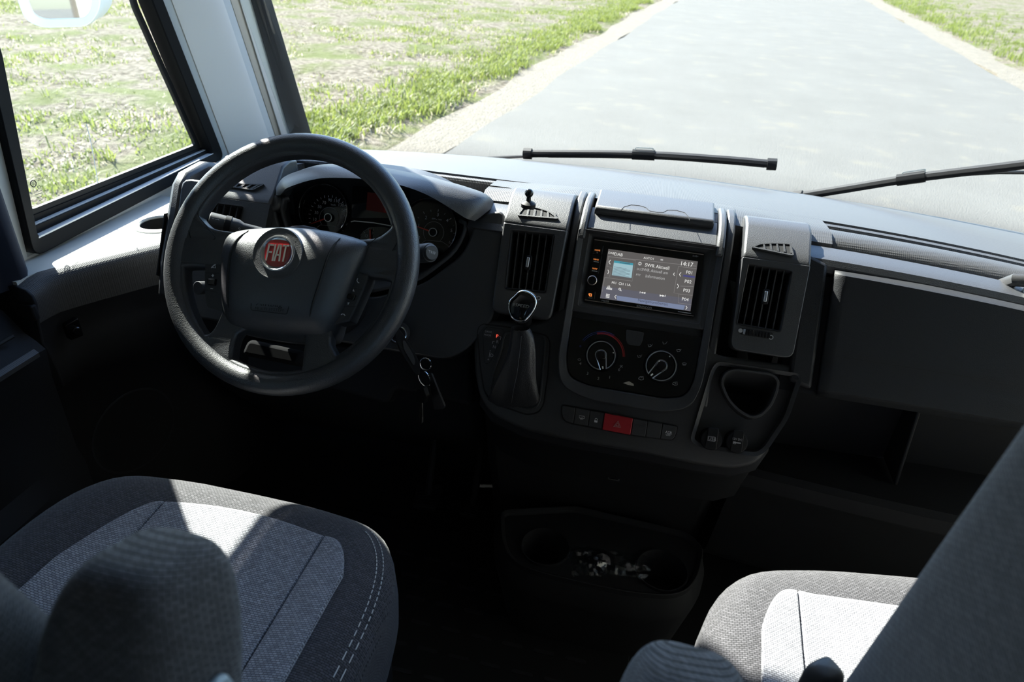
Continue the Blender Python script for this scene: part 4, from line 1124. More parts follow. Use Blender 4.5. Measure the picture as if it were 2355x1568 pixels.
# cup holder recess and the two capped sockets on the right of the console
ch = S.poly([z3(1435, 1050), z3(1470, 1005), z3(1930, 1075), z3(1945, 1110), z3(1870, 1330), z3(1750, 1510), z3(1690, 1545), z3(1360, 1490), z3(1315, 1450), z3(1330, 1400)], .0)
chr_ = rnd(ch, .012, 3)
cut(lcon, MB().prism(S, inset(chr_, .002), -.022, .05))
MB().ring(S, chr_, inset(chr_, .006), -.03, .001, oi=-.003).build('cup_recess_rim', M['console'], dash, bevel=.002)
cupo = S.poly([z3(1480, 1130), z3(1500, 1070), z3(1560, 1042), z3(1780, 1070), z3(1822, 1110), z3(1815, 1170), z3(1780, 1260), z3(1720, 1320), z3(1660, 1335), z3(1590, 1300), z3(1520, 1230)], .0)
cr_ = rnd(cupo, .012, 4); ci_ = inset(cr_, .006)
cut(lcon, MB().prism(S, inset(cr_, .003), -.2, .05))
def wl3(poly, off, dz): return [S.P(a, b, off) + Vector((0, dz * .55, -dz)) for a, b in poly]
cup = MB(); cup.loft([wl3(cr_, -.022, 0), wl3(cr_, .000, 0), wl3(inset(cr_, .0015), .004, 0), wl3(inset(cr_, .0045), .004, 0), wl3(ci_, -.004, 0), wl3(inset(cr_, .008), -.004, .06)], cu=True)
cup.build('cup_rim', M['console'], dash, ang=60)
MB().add(wl3(inset(cr_, .008), -.004, .059), [tuple(range(len(cr_)))]).build('cup_floor', M['lower'], dash)
def socket(cx, cy, s1, label, kind):
    c = S.loc(z3(cx, cy), .002); mm = S.mpp(*z3(cx, cy))
    t = thing('capped_socket', label, 'socket', S.P(c[0], c[1], -.004), 'capped sockets below the cup holder')
    r = 60 / 2.45 * mm
    MB().lathe(S.P(c[0], c[1], -.006), S.n, [(r * 1.05, -.016), (r * 1.05, .006), (r * .98, .009), (r * .9, .0095), (0, .0095)], 26).build('cap', M['black'], t)
    MB().prism(S, rnd([(c[0] - r * .55, c[1] - r * .95), (c[0] + r * .55, c[1] - r * .95), (c[0] + r * .5, c[1] + r * 1.2), (c[0] - r * .5, c[1] + r * 1.2)], .003), .003, .0058).build('pull_tab', M['black'], t, bevel=.001)
    w = MB()
    if kind:
        w.text(S, 'USB', *z3(cx + 2, cy + 4), 7.5, .006, 0, 'C'); w.spx(S, [z3(cx - 20, cy - 20), z3(cx + 22, cy - 14), z3(cx + 20, cy + 10), z3(cx - 22, cy + 4)], .8, .006, True)
    else:
        w.text(S, '12V DC', *z3(cx + 2, cy - 12), 5, .006, 0, 'C'); w.spx(S, [z3(cx - 20, cy), z3(cx + 22, cy + 5)], 2.2, .006); w.spx(S, [z3(cx - 20, cy - 5), z3(cx - 8, cy - 4), z3(cx - 9, cy + 9), z3(cx - 21, cy + 7)], 1.3, .006, True)
    w.build('cap_lettering', M['grey'], t)['kind'] = 'stuff'
socket(1437, 1448, 0, 'round black socket cap marked USB', 1)
socket(1580, 1463, 0, 'round black socket cap marked 12V DC', 0)

# ------------------------------------------------------------------ air vents
def vent(label, gq, x0, x1, tq, tabp, wheel, dots, top_slots, ring=True):
    c = S.loc(tabp, .012)
    t = thing('air_vent', label, 'air vent', S.P(c[0], -.09, -.02), 'dashboard air vents')
    g = S.poly(gq, .012)
    # pod with rolled top: side profile extruded across, front opened by a ring
    bl_ = -.092 if ring else -.06
    lo_, hi_ = min(p[1] for p in g), max(p[1] for p in g)
    pod = rect(x0, bl_, x1, hi_ + .010)
    pod = [(x0 + .004, bl_), (x1 - .004, bl_), (x1, hi_ + .010), (x0, hi_ + .010)]
    og = rnd(pod, [.014, .014, .002, .002], 5); gi_ = rnd([g[3], g[2], g[1], g[0]], .003, 5)
    MB().ring(S, og, gi_, -.03, .012).build('vent_housing', M['dash'], t, bevel=.004, seg=3)
    pf = [S3(hi_ + .008, -.03), S3(hi_ + .008, .012), S3(hi_ + .018, .011), S3(hi_ + .030, .004), (1.098, .862), (1.125, .866), (1.15, .860), (1.15, .82)]
    MB().prismx(pf, x0 + .006, x1 + .006).build('vent_brow', M['dash'], t, bevel=.004, seg=3)
    MB().ring(S, gi_, inset(gi_, .0022), -.02, .0135, oi=.006).build('grille_frame', M['console'], t)
    MB().prism(S, inset(gi_, -.002), -.03, -.024).build('duct', M['dark'], t)
    # vertical slats
    bL, bR = ((g[0][0] + g[3][0]) / 2, (g[1][0] + g[2][0]) / 2)
    ns = 6
    for i in range(1, ns):
        s_ = i / ns
        top = (g[0][0] + (g[1][0] - g[0][0]) * s_, g[0][1] + (g[1][1] - g[0][1]) * s_); bot = (g[3][0] + (g[2][0] - g[3][0]) * s_, g[3][1] + (g[2][1] - g[3][1]) * s_)
        MB().prism(S, [(top[0] - .0009, top[1]), (top[0] + .0009, top[1]), (bot[0] + .0009, bot[1]), (bot[0] - .0009, bot[1])], -.014, .010).build('slat', M['console'], t)
    for i in range(1, 6):
        s_ = i / 6
        l = (g[0][0] + (g[3][0] - g[0][0]) * s_, g[0][1] + (g[3][1] - g[0][1]) * s_); r = (g[1][0] + (g[2][0] - g[1][0]) * s_, g[1][1] + (g[2][1] - g[1][1]) * s_)
        MB().prism(S, [(l[0], l[1] - .0008), (r[0], r[1] - .0008), (r[0], r[1] + .0008), (l[0], l[1] + .0008)], -.022, -.012).build('cross_slat', M['dark'], t)
    if tabp and wheel is not None:
        MB().prism(S, rnd(rect(c[0] - .0045, c[1] - .012, c[0] + .0055, c[1] + .012), .003), .0, .013).build('slider', M['black'], t, bevel=.0015)
        MB().prism(S, rnd(rect(c[0] - .0022, c[1] - .008, c[0] + .0022, c[1] + .0085), .001), .012, .0155).build('slider_insert', M['silver'], t, bevel=.0006)
    if wheel:
        wc = S.loc(wheel[0], .012); ww = wheel[1]
        wo = MB().prism(S, rnd(rect(wc[0] - ww, wc[1] - .0052, wc[0] + ww, wc[1] + .0052), .003), .008, .0128).build('wheel_slot', M['dark'], t)
        for i in range(9):
            a = wc[0] - ww * .78 + ww * 1.56 * i / 8
            MB().prism(S, rect(a - ww * .07, wc[1] - .0040, a + ww * .07, wc[1] + .0040), .012, .0155 - .00012 * (i - 4) ** 2).build('wheel_rib', M['silver'] if i == 0 else M['black'], wo, bevel=.0004)
    for (p, filled) in dots:
        q = S.loc(p, .013)
        d = MB()
        if filled: d.prism(S, circ(q, .0033, 18), .0122, .0130)
        else: d.stroke(S, circ(q, .0030, 18), .0013, .0130, True)
        d.build('vent_mark', M['grey'], t)
    return t
vl = vent('air vent with chrome tab left of the radio, behind the gear knob', [z3(310, 268), z3(548, 292), z3(500, 615), z3(275, 595)], -.243, -.134, None, z3(402, 450), False, [(z3(462, 650), False)], None)
vr = vent('air vent with chrome tab right of the radio', [z3(1645, 458), z3(1890, 500), z3(1825, 838), z3(1578, 795)], .146, .248, None, z3(1740, 642), (z3(1690, 850), .024), [(z3(1600, 833), True), (z3(1772, 871), False)], None)
v3 = vent('air vent behind the left side of the steering wheel', [z11(640, 880), z11(1290, 965), z11(1215, 1290), z11(590, 1190)], -.79, -.665, None, z11(940, 1050), None, [], None, ring=False)
# lens-shaped demister slots in the tops of the vents
def topslots(root, quads, outline, hi_):
    a_ = Vector((0, *S3(hi_ + .030, .004))); b_ = Vector((0, 1.098, .862))
    TP = Plane(a_.lerp(b_, .5), (1, 0, 0), b_ - a_)
    ol = rnd(TP.poly(outline), .004, 3)
    MB().ring(TP, ol, inset(ol, .0022), -.006, .0022).build('slot_rim', M['dash'], root, bevel=.0008)
    MB().prism(TP, inset(ol, .002), -.004, .0008).build('slot_well', M['dark'], root)
    for q in quads:
        MB().prism(TP, TP.poly(q), -.003, .0020).build('slot_rib', M['dash'], root)
topslots(vl, [[z3(365 + 36 * i, 150 - (4 if i in (1, 2) else 0) + 4 * i), z3(376 + 36 * i, 148 + 4 * i), z3(362 + 40 * i, 192 + 3 * i), z3(350 + 40 * i, 190 + 3 * i)] for i in range(1, 6)], [z3(340, 188), z3(375, 140), z3(450, 140), z3(520, 162), z3(578, 205), z3(560, 207)], .052)
topslots(vr, [[z6(402 + 40 * i, 684), z6(412 + 40 * i, 684), z6(420 + 40 * i, 716 + 6 * i), z6(408 + 40 * i, 714 + 6 * i)] for i in range(0, 5)], [z6(330, 705), z6(380, 682), z6(470, 676), z6(570, 682), z6(590, 755), z6(560, 752)], .050)
topslots(v3, [[z11(1190 + 115 * i, 585 + 4 * i), z11(1225 + 115 * i, 588 + 4 * i), z11(1150 + 90 * i, 660 + 10 * i), z11(1100 + 95 * i, 650 + 10 * i)] for i in range(0, 4)], [z11(960, 640), z11(1060, 580), z11(1640, 600), z11(1440, 705), z11(1200, 665)], .030)
# ------------------------------------------------------------------ instrument cluster
ic_ = thing('instrument_cluster', 'dark instrument cluster with speedometer and rev counter behind the steering wheel', 'instrument cluster', I.P(0, -.06, 0))
fo_ = rnd(I.poly([y3(120, 330), y3(180, 640), y3(420, 920), y3(900, 1030), y3(1400, 1050), y3(1800, 1030), y3(2060, 790), y3(2140, 540), y3(1700, 150), y3(1000, 40), y3(400, 120)]), .012, 3)
MB().prism(I, fo_, -.02, -.004).build('cluster_face', M['dark'], ic_)
def iP(x, y, off=0.0): return I.loc(y3(x, y), off)
mI = I.mpp(*y3(1100, 500)) / 4.6176
wI, gI = MB(), MB()
def gauge(hub, ringc, rr, nm, needle, r_in, a0, a1, ticks):
    hc = iP(*hub, .001); rc = iP(*ringc, .006); R_ = rr * mI
    g = MB().prism(I, circ(rc, R_ * 1.0, 48), -.004, -.001).build('dial_face', M['gloss'], ic_, label=nm)
    n = 60; MB().tube([I.P(rc[0] + R_ * math.cos(math.radians(-35 + 250 * i / n)), rc[1] + R_ * math.sin(math.radians(-35 + 250 * i / n)), .006) for i in range(n + 1)], .0010, 6).build('chrome_ring', M['chrome'], g)
    MB().loft([[I.P(rc[0] + R_ * q * math.cos(2 * math.pi * i / 48), rc[1] + R_ * q * math.sin(2 * math.pi * i / 48), o) for i in range(48)] for q, o in ((1.05, -.004), (1.03, .0045), (1.0, .005), (.97, -.001))], cu=True).build('dial_collar', M['black'], g)
    MB().lathe(I.P(hc[0], hc[1], 0), I.n, [(.0078, 0), (.0078, .004), (.0066, .0055), (0, .0056)], 24).build('needle_hub', M['black'], g)
    MB().lathe(I.P(hc[0], hc[1], 0), I.n, [(.0080, .0035), (.0078, .0058), (.0068, .0058), (.0066, .0045)], 24).build('hub_ring', M['silver'], g)
    e = iP(*needle, .004); d = Vector((e[0] - hc[0], e[1] - hc[1])); u = d.normalized(); p = Vector((-u.y, u.x))
    MB().prism(I, [tuple(Vector(hc) + u * .007 + p * .0013), tuple(Vector(hc) + u * .007 - p * .0013), tuple(Vector(e) - p * .0006), tuple(Vector(e) + p * .0006)], .003, .0042).build('needle', M['needle'], g)
    gI.stroke(I, [(hc[0] + r_in * mI * math.cos(math.radians(a)), hc[1] + r_in * mI * math.sin(math.radians(a))) for a in range(-45, 226, 10)], 2.5 * mI, .0002)
    for i in range(ticks):
        a = math.radians(a0 + (a1 - a0) * i / (ticks - 1)); q0, q1 = r_in * 1.95, r_in * (2.12 if i % 2 else 2.18)
        wI.stroke(I, [(hc[0] + q0 * mI * math.cos(a), hc[1] + q0 * mI * math.sin(a)), (hc[0] + q1 * mI * math.cos(a), hc[1] + q1 * mI * math.sin(a))], 4 * mI, .0002)
    return g, hc
gauge((630, 557), (565, 478), 262, 'speedometer with red needle near zero', (435, 622), 105, 200, 20, 17)
gauge((1740, 712), (1685, 662), 285, 'rev counter with red needle at one', (1560, 648), 105, 205, -35, 13)
for s_, x, y in (('10', 480, 590), ('30', 496, 518), ('50', 530, 455), ('70', 578, 412), ('90', 640, 385), ('110', 712, 393), ('130', 760, 435), ('150', 782, 492), ('170', 792, 560), ('190', 796, 634)):
    wI.text(I, s_, *y3(x, y), 30 / 4.6176, .0003, 0, 'C')
wI.text(I, 'km/h', *y3(675, 428), 18 / 4.6176, .0003, 0, 'C')
for s_, x, y in (('0', 1585, 785), ('1', 1582, 655), ('2', 1660, 572), ('3', 1785, 542), ('4', 1885, 602), ('5', 1930, 708), ('6', 1912, 832)):
    wI.text(I, s_, *y3(x, y), 34 / 4.6176, .0003, 0, 'C')
wI.text(I, 'RPM x 1000', *y3(1775, 580), 15 / 4.6176, .0003, 0, 'C')
# trip display, separator bar and the small gauges
MB().prism(I, rnd(I.poly([y3(880, 220), y3(1480, 260), y3(1470, 560), y3(870, 560)]), .004), -.006, .0).build('display_window', M['gloss'], ic_)
dsp = MB().prism(I, I.poly([y3(1040, 285), y3(1330, 320), y3(1310, 520), y3(1025, 475)], .0012), .0006, .0012).build('trip_display', M['reddisp'], ic_, label='dim red trip display')
MB().prism(I, I.poly([y3(1215, 450), y3(1320, 465), y3(1316, 515), y3(1212, 498)], .0016), .0013, .0016).build('display_segment', M['reddisp2'], dsp)
MB().tube([I.P(*iP(*p, .004), .004) for p in ((865, 600), (900, 592), (1100, 610), (1320, 648), (1460, 668))], .0013, 6).build('separator_bar', M['silver'], ic_)
sg_ = rnd(I.poly([y3(960, 760), y3(1040, 660), y3(1200, 650), y3(1340, 690), y3(1400, 760), y3(1380, 860), y3(960, 850)]), .006)
MB().prism(I, sg_, -.004, -.0005).build('small_gauge_face', M['gloss'], ic_)
for x, y in ((1062, 820), (1220, 836)):
    h = iP(x, y, .002); MB().lathe(I.P(*h, 0), I.n, [(.0072, 0), (.0072, .004), (.0066, .005), (.0058, .005), (.0056, .0042), (0, .0042)], 20).build('small_hub', M['silver'], ic_)
h = iP(1072, 800, .003); e = iP(1068, 680, .003)
MB().stroke(I, [h, e], .0030, .004).build('fuel_needle', M['needle'], ic_)
wI.text(I, 'F', *y3(1095, 735), 28 / 4.6176, .0003, 0, 'C'); wI.text(I, '7', *y3(1306, 730), 24 / 4.6176, .0003, 0, 'C')
gI.stroke(I, [iP(*p) for p in ((965, 745), (1000, 700), (1050, 672), (1104, 668))], 3 * mI, .0003)
wI.spx(I, [y3(1102, 668), y3(1104, 694)], .9, .0003); wI.spx(I, [y3(1003, 706), y3(1012, 720)], .9, .0003); wI.spx(I, [y3(1048, 680), y3(1052, 694)], .9, .0003)
wI.spx(I, [y3(1018, 735), y3(1040, 738), y3(1036, 762), y3(1016, 758)], .9, .0003, True)
for x0 in ((540, 632, 640), (1660, 795, 800)):
    gI.stroke(I, [iP(x0[0] - 40, x0[1] + 30), iP(x0[0], x0[1]), iP(x0[0] + 170, x0[2] + 10), iP(x0[0] + 250, x0[2] + 60)], 3 * mI, .0003)
wI.build('dial_lettering', M['white'], ic_)['kind'] = 'stuff'
gI.build('dial_scale', M['grey'], ic_)['kind'] = 'stuff'
rr_ = MB(); rr_.spx(I, [y3(1265, 690), y3(1280, 700)], 2.5, .0003); rr_.spx(I, [y3(1240, 735), y3(1262, 745)], 2.5, .0003); rr_.build('warning_lamp', M['redprint'], ic_)['kind'] = 'stuff'

# ------------------------------------------------------------------ steering wheel
sw_ = thing('steering_wheel', 'dark grey four-spoke steering wheel with red badge and airbag cover', 'steering wheel', W.P(0, 0, -.06))
RM, RT = .1815, .0165
NR = 72
def rimrow(i):
    a = 2 * math.pi * i / NR; c = W.P(RM * 1.016 * math.cos(a), RM * 1.014 * math.sin(a), 0); e = (W.u * math.cos(a) + W.v * math.sin(a))
    return [c + e * (RT * math.cos(t)) + W.n * (RT * 1.05 * math.sin(t)) for t in [2 * math.pi * k / 18 for k in range(18)]]
MB().loft([rimrow(i) for i in range(NR)], cu=True, cv=True).build('rim', M['wheel'], sw_, flip=False, ang=80)
# spoke web: plate with four openings, made as a filled outline
def web():
    cu = bpy.data.curves.new('web', 'CURVE'); cu.dimensions = '2D'; cu.fill_mode = 'BOTH'; cu.extrude = .0075; cu.bevel_depth = .0055; cu.bevel_resolution = 3
    def spl(pts):
        s_ = cu.splines.new('POLY'); s_.points.add(len(pts) - 1); s_.use_cyclic_u = True
        for q, p in zip(s_.points, pts): q.co = (p[0], p[1], 0, 1)
    Ri = .168
    spl([(RM * 1.016 * math.cos(2 * math.pi * i / 96), RM * 1.014 * math.sin(2 * math.pi * i / 96)) for i in range(96)])
    def arc(a0, a1, r=Ri, n=30): return [(r * 1.016 * math.cos(math.radians(a0 + (a1 - a0) * i / n)), r * 1.014 * math.sin(math.radians(a0 + (a1 - a0) * i / n))) for i in range(n + 1)]
    def shape(pts_r): return pts_r
    top = arc(20, 160, n=44) + [(-.150, .048), (-.134, .037), (-.10, .035), (.10, .035), (.134, .037), (.150, .048)]
    spl(smoothc(top, 2))
    spl(smoothc(arc(186, 228, n=20) + [(-.104, -.124), (-.095, -.112), (-.088, -.08), (-.088, -.035), (-.098, -.018), (-.115, -.014), (-.152, -.014)], 2))
    spl(smoothc(arc(-6, -56, n=20) + [(.086, -.130), (.076, -.118), (.078, -.08), (.086, -.035), (.098, -.015), (.115, -.010), (.152, -.010)], 2))
    bot = arc(246, 288, n=22) + [(.050, -.135), (.048, -.112), (.04, -.10), (-.05, -.10), (-.068, -.110), (-.072, -.130)]
    spl(smoothc(bot, 2))
    ob = bpy.data.objects.new('web', cu); COL.objects.link(ob)
    me = bpy.data.meshes.new_from_object(ob.evaluated_get(bpy.context.evaluated_depsgraph_get()))
    V = [tuple(v.co) for v in me.vertices]; Fc = [tuple(p.vertices) for p in me.polygons]
    bpy.data.objects.remove(ob, do_unlink=True); bpy.data.curves.remove(cu); bpy.data.meshes.remove(me)
    return V, Fc
def smoothc(pts, it):
    for _ in range(it):
        out = []
        for i in range(len(pts)):
            a, b = pts[i], pts[(i + 1) % len(pts)]
            out += [(a[0] * .75 + b[0] * .25, a[1] * .75 + b[1] * .25), (a[0] * .25 + b[0] * .75, a[1] * .25 + b[1] * .75)]
        pts = out
    return pts
V, Fc = web()
def dish(x, y):                       # hub sits deeper than the rim
    r = math.hypot(x, y); t = min(1, max(0, (r - .06) / .105)); return -.014 * (1 - t) - .004
MB().add([W.P(x, y, z + dish(x, y)) for x, y, z in V], Fc).build('spokes', M['wheel'], sw_, ang=50)
# thumb rests on the upper spokes
for sg in (-1, 1):
    tr_ = MB(); tp_ = rnd([(sg * .132, .040), (sg * .118, .026), (sg * .136, .020), (sg * .160, .022), (sg * .170, .045), (sg * .165, .080), (sg * .158, .085), (sg * .155, .060)], .006, 3)
    tr_.stroke(W, tp_, .0009, .0085, True); tr_.build('thumb_rest_seam', M['dark'], sw_)
# airbag cover: domed pad
po = W.poly([z2(395, 640), z2(430, 600), z2(560, 575), z2(760, 568), z2(950, 588), z2(1100, 625), z2(1190, 662), z2(1185, 720), z2(1120, 850), z2(1050, 1030), z2(985, 1180), z2(940, 1212), z2(700, 1205), z2(450, 1165), z2(385, 1140), z2(364, 1080), z2(366, 900), z2(380, 720)], .016)
por = [tuple(p) for p in smoothc(po, 2)]
cenx = sum(p[0] for p in por) / len(por); ceny = sum(p[1] for p in por) / len(por)
def padz(q, y): return .036 - .020 * q ** 6 + .004 * (1 - q * q) - .10 * max(0, -y)  + (-.013 * max(0, (y + .005) / .065) ** 2) + (-.016 * max(0, (-y - .062) / .05) ** 2)
rows = []
for q, dz in ((1.0, -.030), (1.0, -.006), (.985, .0), (.96, .004)):
    rows.append([W.P(cenx + (x - cenx) * q, ceny + (y - ceny) * q, padz(1.0, y) + dz) for x, y in por])
for q in (.93, .88, .8, .7, .58, .45, .3, .15, .02):
    rows.append([W.P(cenx + (x - cenx) * q, ceny + (y - ceny) * q, padz(q, ceny + (y - ceny) * q)) for x, y in por])
pad = MB().loft(rows, cu=True).build('airbag_cover', M['pad'], sw_, ang=70, flip=False)
def onpad(x, y, d=.0):
    # radial parameter of a point on the pad
    best = 0
    a = math.atan2(y - ceny, x - cenx); r = math.hypot(x - cenx, y - ceny)
    m = min(por, key=lambda p: abs((math.atan2(p[1] - ceny, p[0] - cenx) - a + math.pi) % (2 * math.pi) - math.pi))
    q = r / math.hypot(m[0] - cenx, m[1] - ceny)
    return W.P(x, y, padz(min(q, 1), y) + d)
def padstroke(pts, w, nm, m, n=24, d=.0004, r=None):
    l = [W.loc(p, .02) for p in pts]; l = spline([(x, y, 0) for x, y in l], n)
    return MB().tube([onpad(p.x, p.y, d) for p in l], [w * (.25 + .75 * math.sin(math.pi * i / (n - 1)) ** .5) for i in range(n)], 6).build(nm, m, pad)
padstroke([y4(585, 205), y4(480, 360), y4(410, 560), y4(368, 820), y4(350, 1000), y4(352, 1120)], .0022, 'cover_groove', M['dark'])
padstroke([y4(1665, 300), y4(1610, 430), y4(1530, 640), y4(1440, 880), y4(1370, 1060), y4(1310, 1225)], .0018, 'cover_groove', M['dark'])
# badge
bc = W.loc(y4(972, 505), .024); br = .0262 * 1.03
bz = (onpad(bc[0], bc[1]) - W.o).dot(W.n)
MB().lathe(W.P(bc[0], bc[1], bz), W.n, [(.039, -.003), (.0375, .0010), (.036, .0006), (.030, .0004), (.026, .0004)], 40).build('badge_recess', M['pad'], sw_)
bd = MB().lathe(W.P(bc[0], bc[1], bz), W.n, [(br, -.003), (br, .0006), (br * .97, .0022), (br * .9, .0026), (br * .84, .0016), (br * .80, .0010), (0, .0010)], 48).build('badge', M['badgering'], sw_, label='round chrome badge with red enamel field')
BP = Plane(W.P(bc[0], bc[1], bz - .0026), W.u, W.v)
sh = [(-.62, .66), (0, .76), (.62, .66), (.76, .10), (.62, -.50), (.30, -.74), (-.30, -.74), (-.62, -.50), (-.76, .10)]
MB().prism(BP, [tuple(p) for p in smoothc([(x * br, y * br) for x, y in sh], 2)], .002, .0046).build('badge_enamel', M['badge'], bd, bevel=.0006)
# tall condensed letters F I A T as raised chrome bars
lt = MB(); h = br * .46; wS = br * .095
def bar(p0, p1, w=wS):
    a, b = Vector(p0), Vector(p1); d = (b - a).normalized(); n = Vector((-d.y, d.x)) * w / 2
    sk = .06
    q = [a + n, a - n, b - n, b + n]; lt.prism(BP, [(p.x + p.y * sk, p.y) for p in q], .0044, .0058)
u_ = br
for x in (-.50, -.14): bar((x * u_, -h), (x * u_, h))
bar((-.50 * u_, h - wS / 2), (-.22 * u_, h - wS / 2)); bar((-.50 * u_, .05 * h), (-.26 * u_, .05 * h))
bar((-.03 * u_, -h), (.06 * u_, h)); bar((.25 * u_, -h), (.17 * u_, h)); bar((.02 * u_, -.25 * h), (.22 * u_, -.25 * h), wS * .8); bar((.04 * u_, h - wS / 2), (.19 * u_, h - wS / 2))
bar((.46 * u_, -h), (.46 * u_, h)); bar((.28 * u_, h - wS / 2), (.64 * u_, h - wS / 2))
lt.build('badge_lettering', M['chrome'], bd)['kind'] = 'stuff'
# embossed airbag mark and horn sign
e = MB(); zc = onpad(0, -.075); zo = (zc - W.o).dot(W.n) + .0006
EP = Plane(zc + W.n * .0006, W.u, (W.v * 1.0 - W.n * .10))
def eP(x, y): return EP.loc(y4(x, y))
e.stroke(EP, rnd([eP(605, 1030), eP(1050, 1085), eP(1022, 1192), eP(598, 1140)], .003), .0009, .0004, True)
a0 = eP(660, 1085); e.textl(EP, 'AIRbag', a0[0], a0[1], .0105, .0005, sx=1.35); a0 = eP(648, 1135); e.textl(EP, 'MULTI SYSTEM', a0[0], a0[1], .0056, .0005, sx=1.22)
hx = eP(845, 940); e.stroke(EP, [(hx[0] - .007, hx[1] + .004), (hx[0] - .007, hx[1] - .004)], .0008, .0006); e.stroke(EP, circ((hx[0] + .001, hx[1] - .001), .0035, 12), .0009, .0006, True); e.stroke(EP, [(hx[0] + .004, hx[1] + .002), (hx[0] + .009, hx[1] + .001)], .0009, .0006)
e.build('embossed_mark', M['dark'], pad)['kind'] = 'stuff'
# button pods left and right of the pad
def pod(pts, seams, nm, rocker):
    l = rnd(W.poly(pts, .006), .003); o_ = MB().prism(W, l, -.025, .006).build(nm, M['console'], sw_, bevel=.003, seg=3)
    for s0, s1 in seams: MB().spx(W, [s0, s1], 1.0, .0066).build('pod_seam', M['dark'], o_)
    MB().prism(W, rnd(W.poly(rocker, .008), .002), .004, .010).build('rocker', M['gloss'], o_, bevel=.0015)
    return o_
pL = pod([y4(68, 535), y4(85, 522), y4(250, 512), y4(300, 560), y4(260, 940), y4(262, 1165), y4(78, 1102), y4(58, 980), y4(52, 720)], [(y4(58, 703), y4(222, 708)), (y4(54, 903), y4(205, 935))], 'button_pod', [y4(95, 770), y4(192, 772), y4(182, 852), y4(88, 845)])
pR = pod([y4(1850, 680), y4(1985, 725), y4(1975, 790), y4(1880, 1010), y4(1760, 1270), y4(1560, 1320), y4(1500, 1290), y4(1640, 950)], [(y4(1815, 885), y4(1920, 905)), (y4(1700, 1098), y4(1838, 1098))], 'button_pod', [y4(1745, 945), y4(1838, 962), y4(1810, 1030), y4(1728, 1005)])
w = MB()
def iw(pts, wd=5, cl=False, off=.0072): w.spx(W, [y4(*p) for p in pts], wd / 5.12, off, cl)
iw([(135, 735), (165, 735)], 8); iw([(150, 718), (150, 752)], 8); iw([(122, 886), (154, 890)], 8)
iw([(140, 625), (150, 622), (172, 600), (182, 645), (150, 640), (138, 640)], 5, True); iw([(130, 645), (188, 598)], 5)
iw([(1856, 768), (1846, 790), (1858, 815), (1876, 822)], 9); iw([(1658, 1196), (1672, 1186), (1696, 1190), (1708, 1210)], 9)
w.prism(W, W.poly([y4(1795, 918), y4(1818, 925), y4(1808, 892)], .0072), .0066, .0072); w.prism(W, W.poly([y4(1738, 1050), y4(1760, 1052), y4(1740, 1080)], .0072), .0066, .0072)
w.build('button_symbol', M['white'], sw_)['kind'] = 'stuff'
MB().prism(W, circ((0, -.01), .075, 24), -.07, -.018).build('hub_back', M['lower'], sw_, bevel=.01)

# ------------------------------------------------------------------ stalks
def stalk(label, a, b, r0, r1, capn):
    d = (b - a).normalized(); L = (b - a).length
    t = thing('column_stalk', label, 'stalk', a, 'stalks on the steering column')
    MB().lathe(a, d, [(0, 0), (r0, .0), (r0, L * .35), (r1 * .95, L * .45), (r1, L * .6), (r1, L * .985), (r1 * .93, L), (0, L)], 22).build('lever', M['console'], t)
    return t, d, L
a = at(600, 535, Y=.955); b = at(482, 506, Y=.925)
t, d, L = stalk('light stalk with headlamp symbols left of the steering hub', a, b, .009, .0135, 0)
MB().lathe(a, d, [(.0128, L * .58), (.0146, L * .59), (.0146, L * .70), (.0128, L * .71)], 22).build('twist_ring', M['black'], t)
SP = Plane((a + b) / 2 + Vector((0, -.0128, .0035)), -d, Vector((0, .35, .93)))
w = MB(); sx_ = lambda x, y: SP.loc(z11(x, y))
mS = SP.mpp(500, 510) / 7.128
w.stroke(SP, circ(sx_(865, 1222), 22 * mS, 14), 7 * mS, .001, True); w.stroke(SP, [sx_(825, 1200), sx_(822, 1232)], 8 * mS, .001); w.stroke(SP, [sx_(840, 1202), sx_(838, 1236)], 8 * mS, .001); w.stroke(SP, [sx_(768, 1190), sx_(790, 1205), sx_(808, 1188)], 7 * mS, .001)
w.stroke(SP, circ(sx_(1090, 1297), 19 * mS, 14), 7 * mS, .001, True); w.stroke(SP, [sx_(990, 1268), sx_(1026, 1276)], 16 * mS, .001); w.stroke(SP, [sx_(1205, 1300), sx_(1225, 1288), sx_(1240, 1305), sx_(1220, 1322), sx_(1205, 1300)], 7 * mS, .001)
w.build('stalk_symbol', M['grey'], t)['kind'] = 'stuff'
a = at(880, 590, Y=.965); b = at(990, 581, Y=.885)
t, d, L = stalk('wiper stalk with trip button right of the steering wheel rim', a, b, .010, .0145, 0)
MB().lathe(b, d, [(.0125, -.002), (.0118, .003), (.0105, .0045), (0, .0045)], 22).build('end_button', M['console'], t)
EB = Plane(b + d * .0048, (Vector((1, 0, 0)) - d * d.x).normalized(), Vector((0, 0, 1)) - d * d.z)
MB().textl(EB, 'TRIP', 0, -.002, .0066, .0, al='C').build('button_lettering', M['grey'], t)['kind'] = 'stuff'
ws = MB(); WS2 = Plane(b - d * .022 + Vector((-.002, -.011, .009)), d, Vector((0, .55, .83)))
ws.stroke(WS2, [(-.006, .003), (0, .006), (.006, .003), (.003, -.004), (-.003, -.004)], .0009, .0015, True); ws.stroke(WS2, [(0, -.003), (.003, .004)], .0008, .0015); ws.build('stalk_symbol', M['grey'], t)['kind'] = 'stuff'
a = at(500, 660, Y=.95); b = at(455, 662, Y=.91)
t, d, L = stalk('cruise control stalk peeking out behind the left wheel buttons', a, b, .009, .0115, 0)

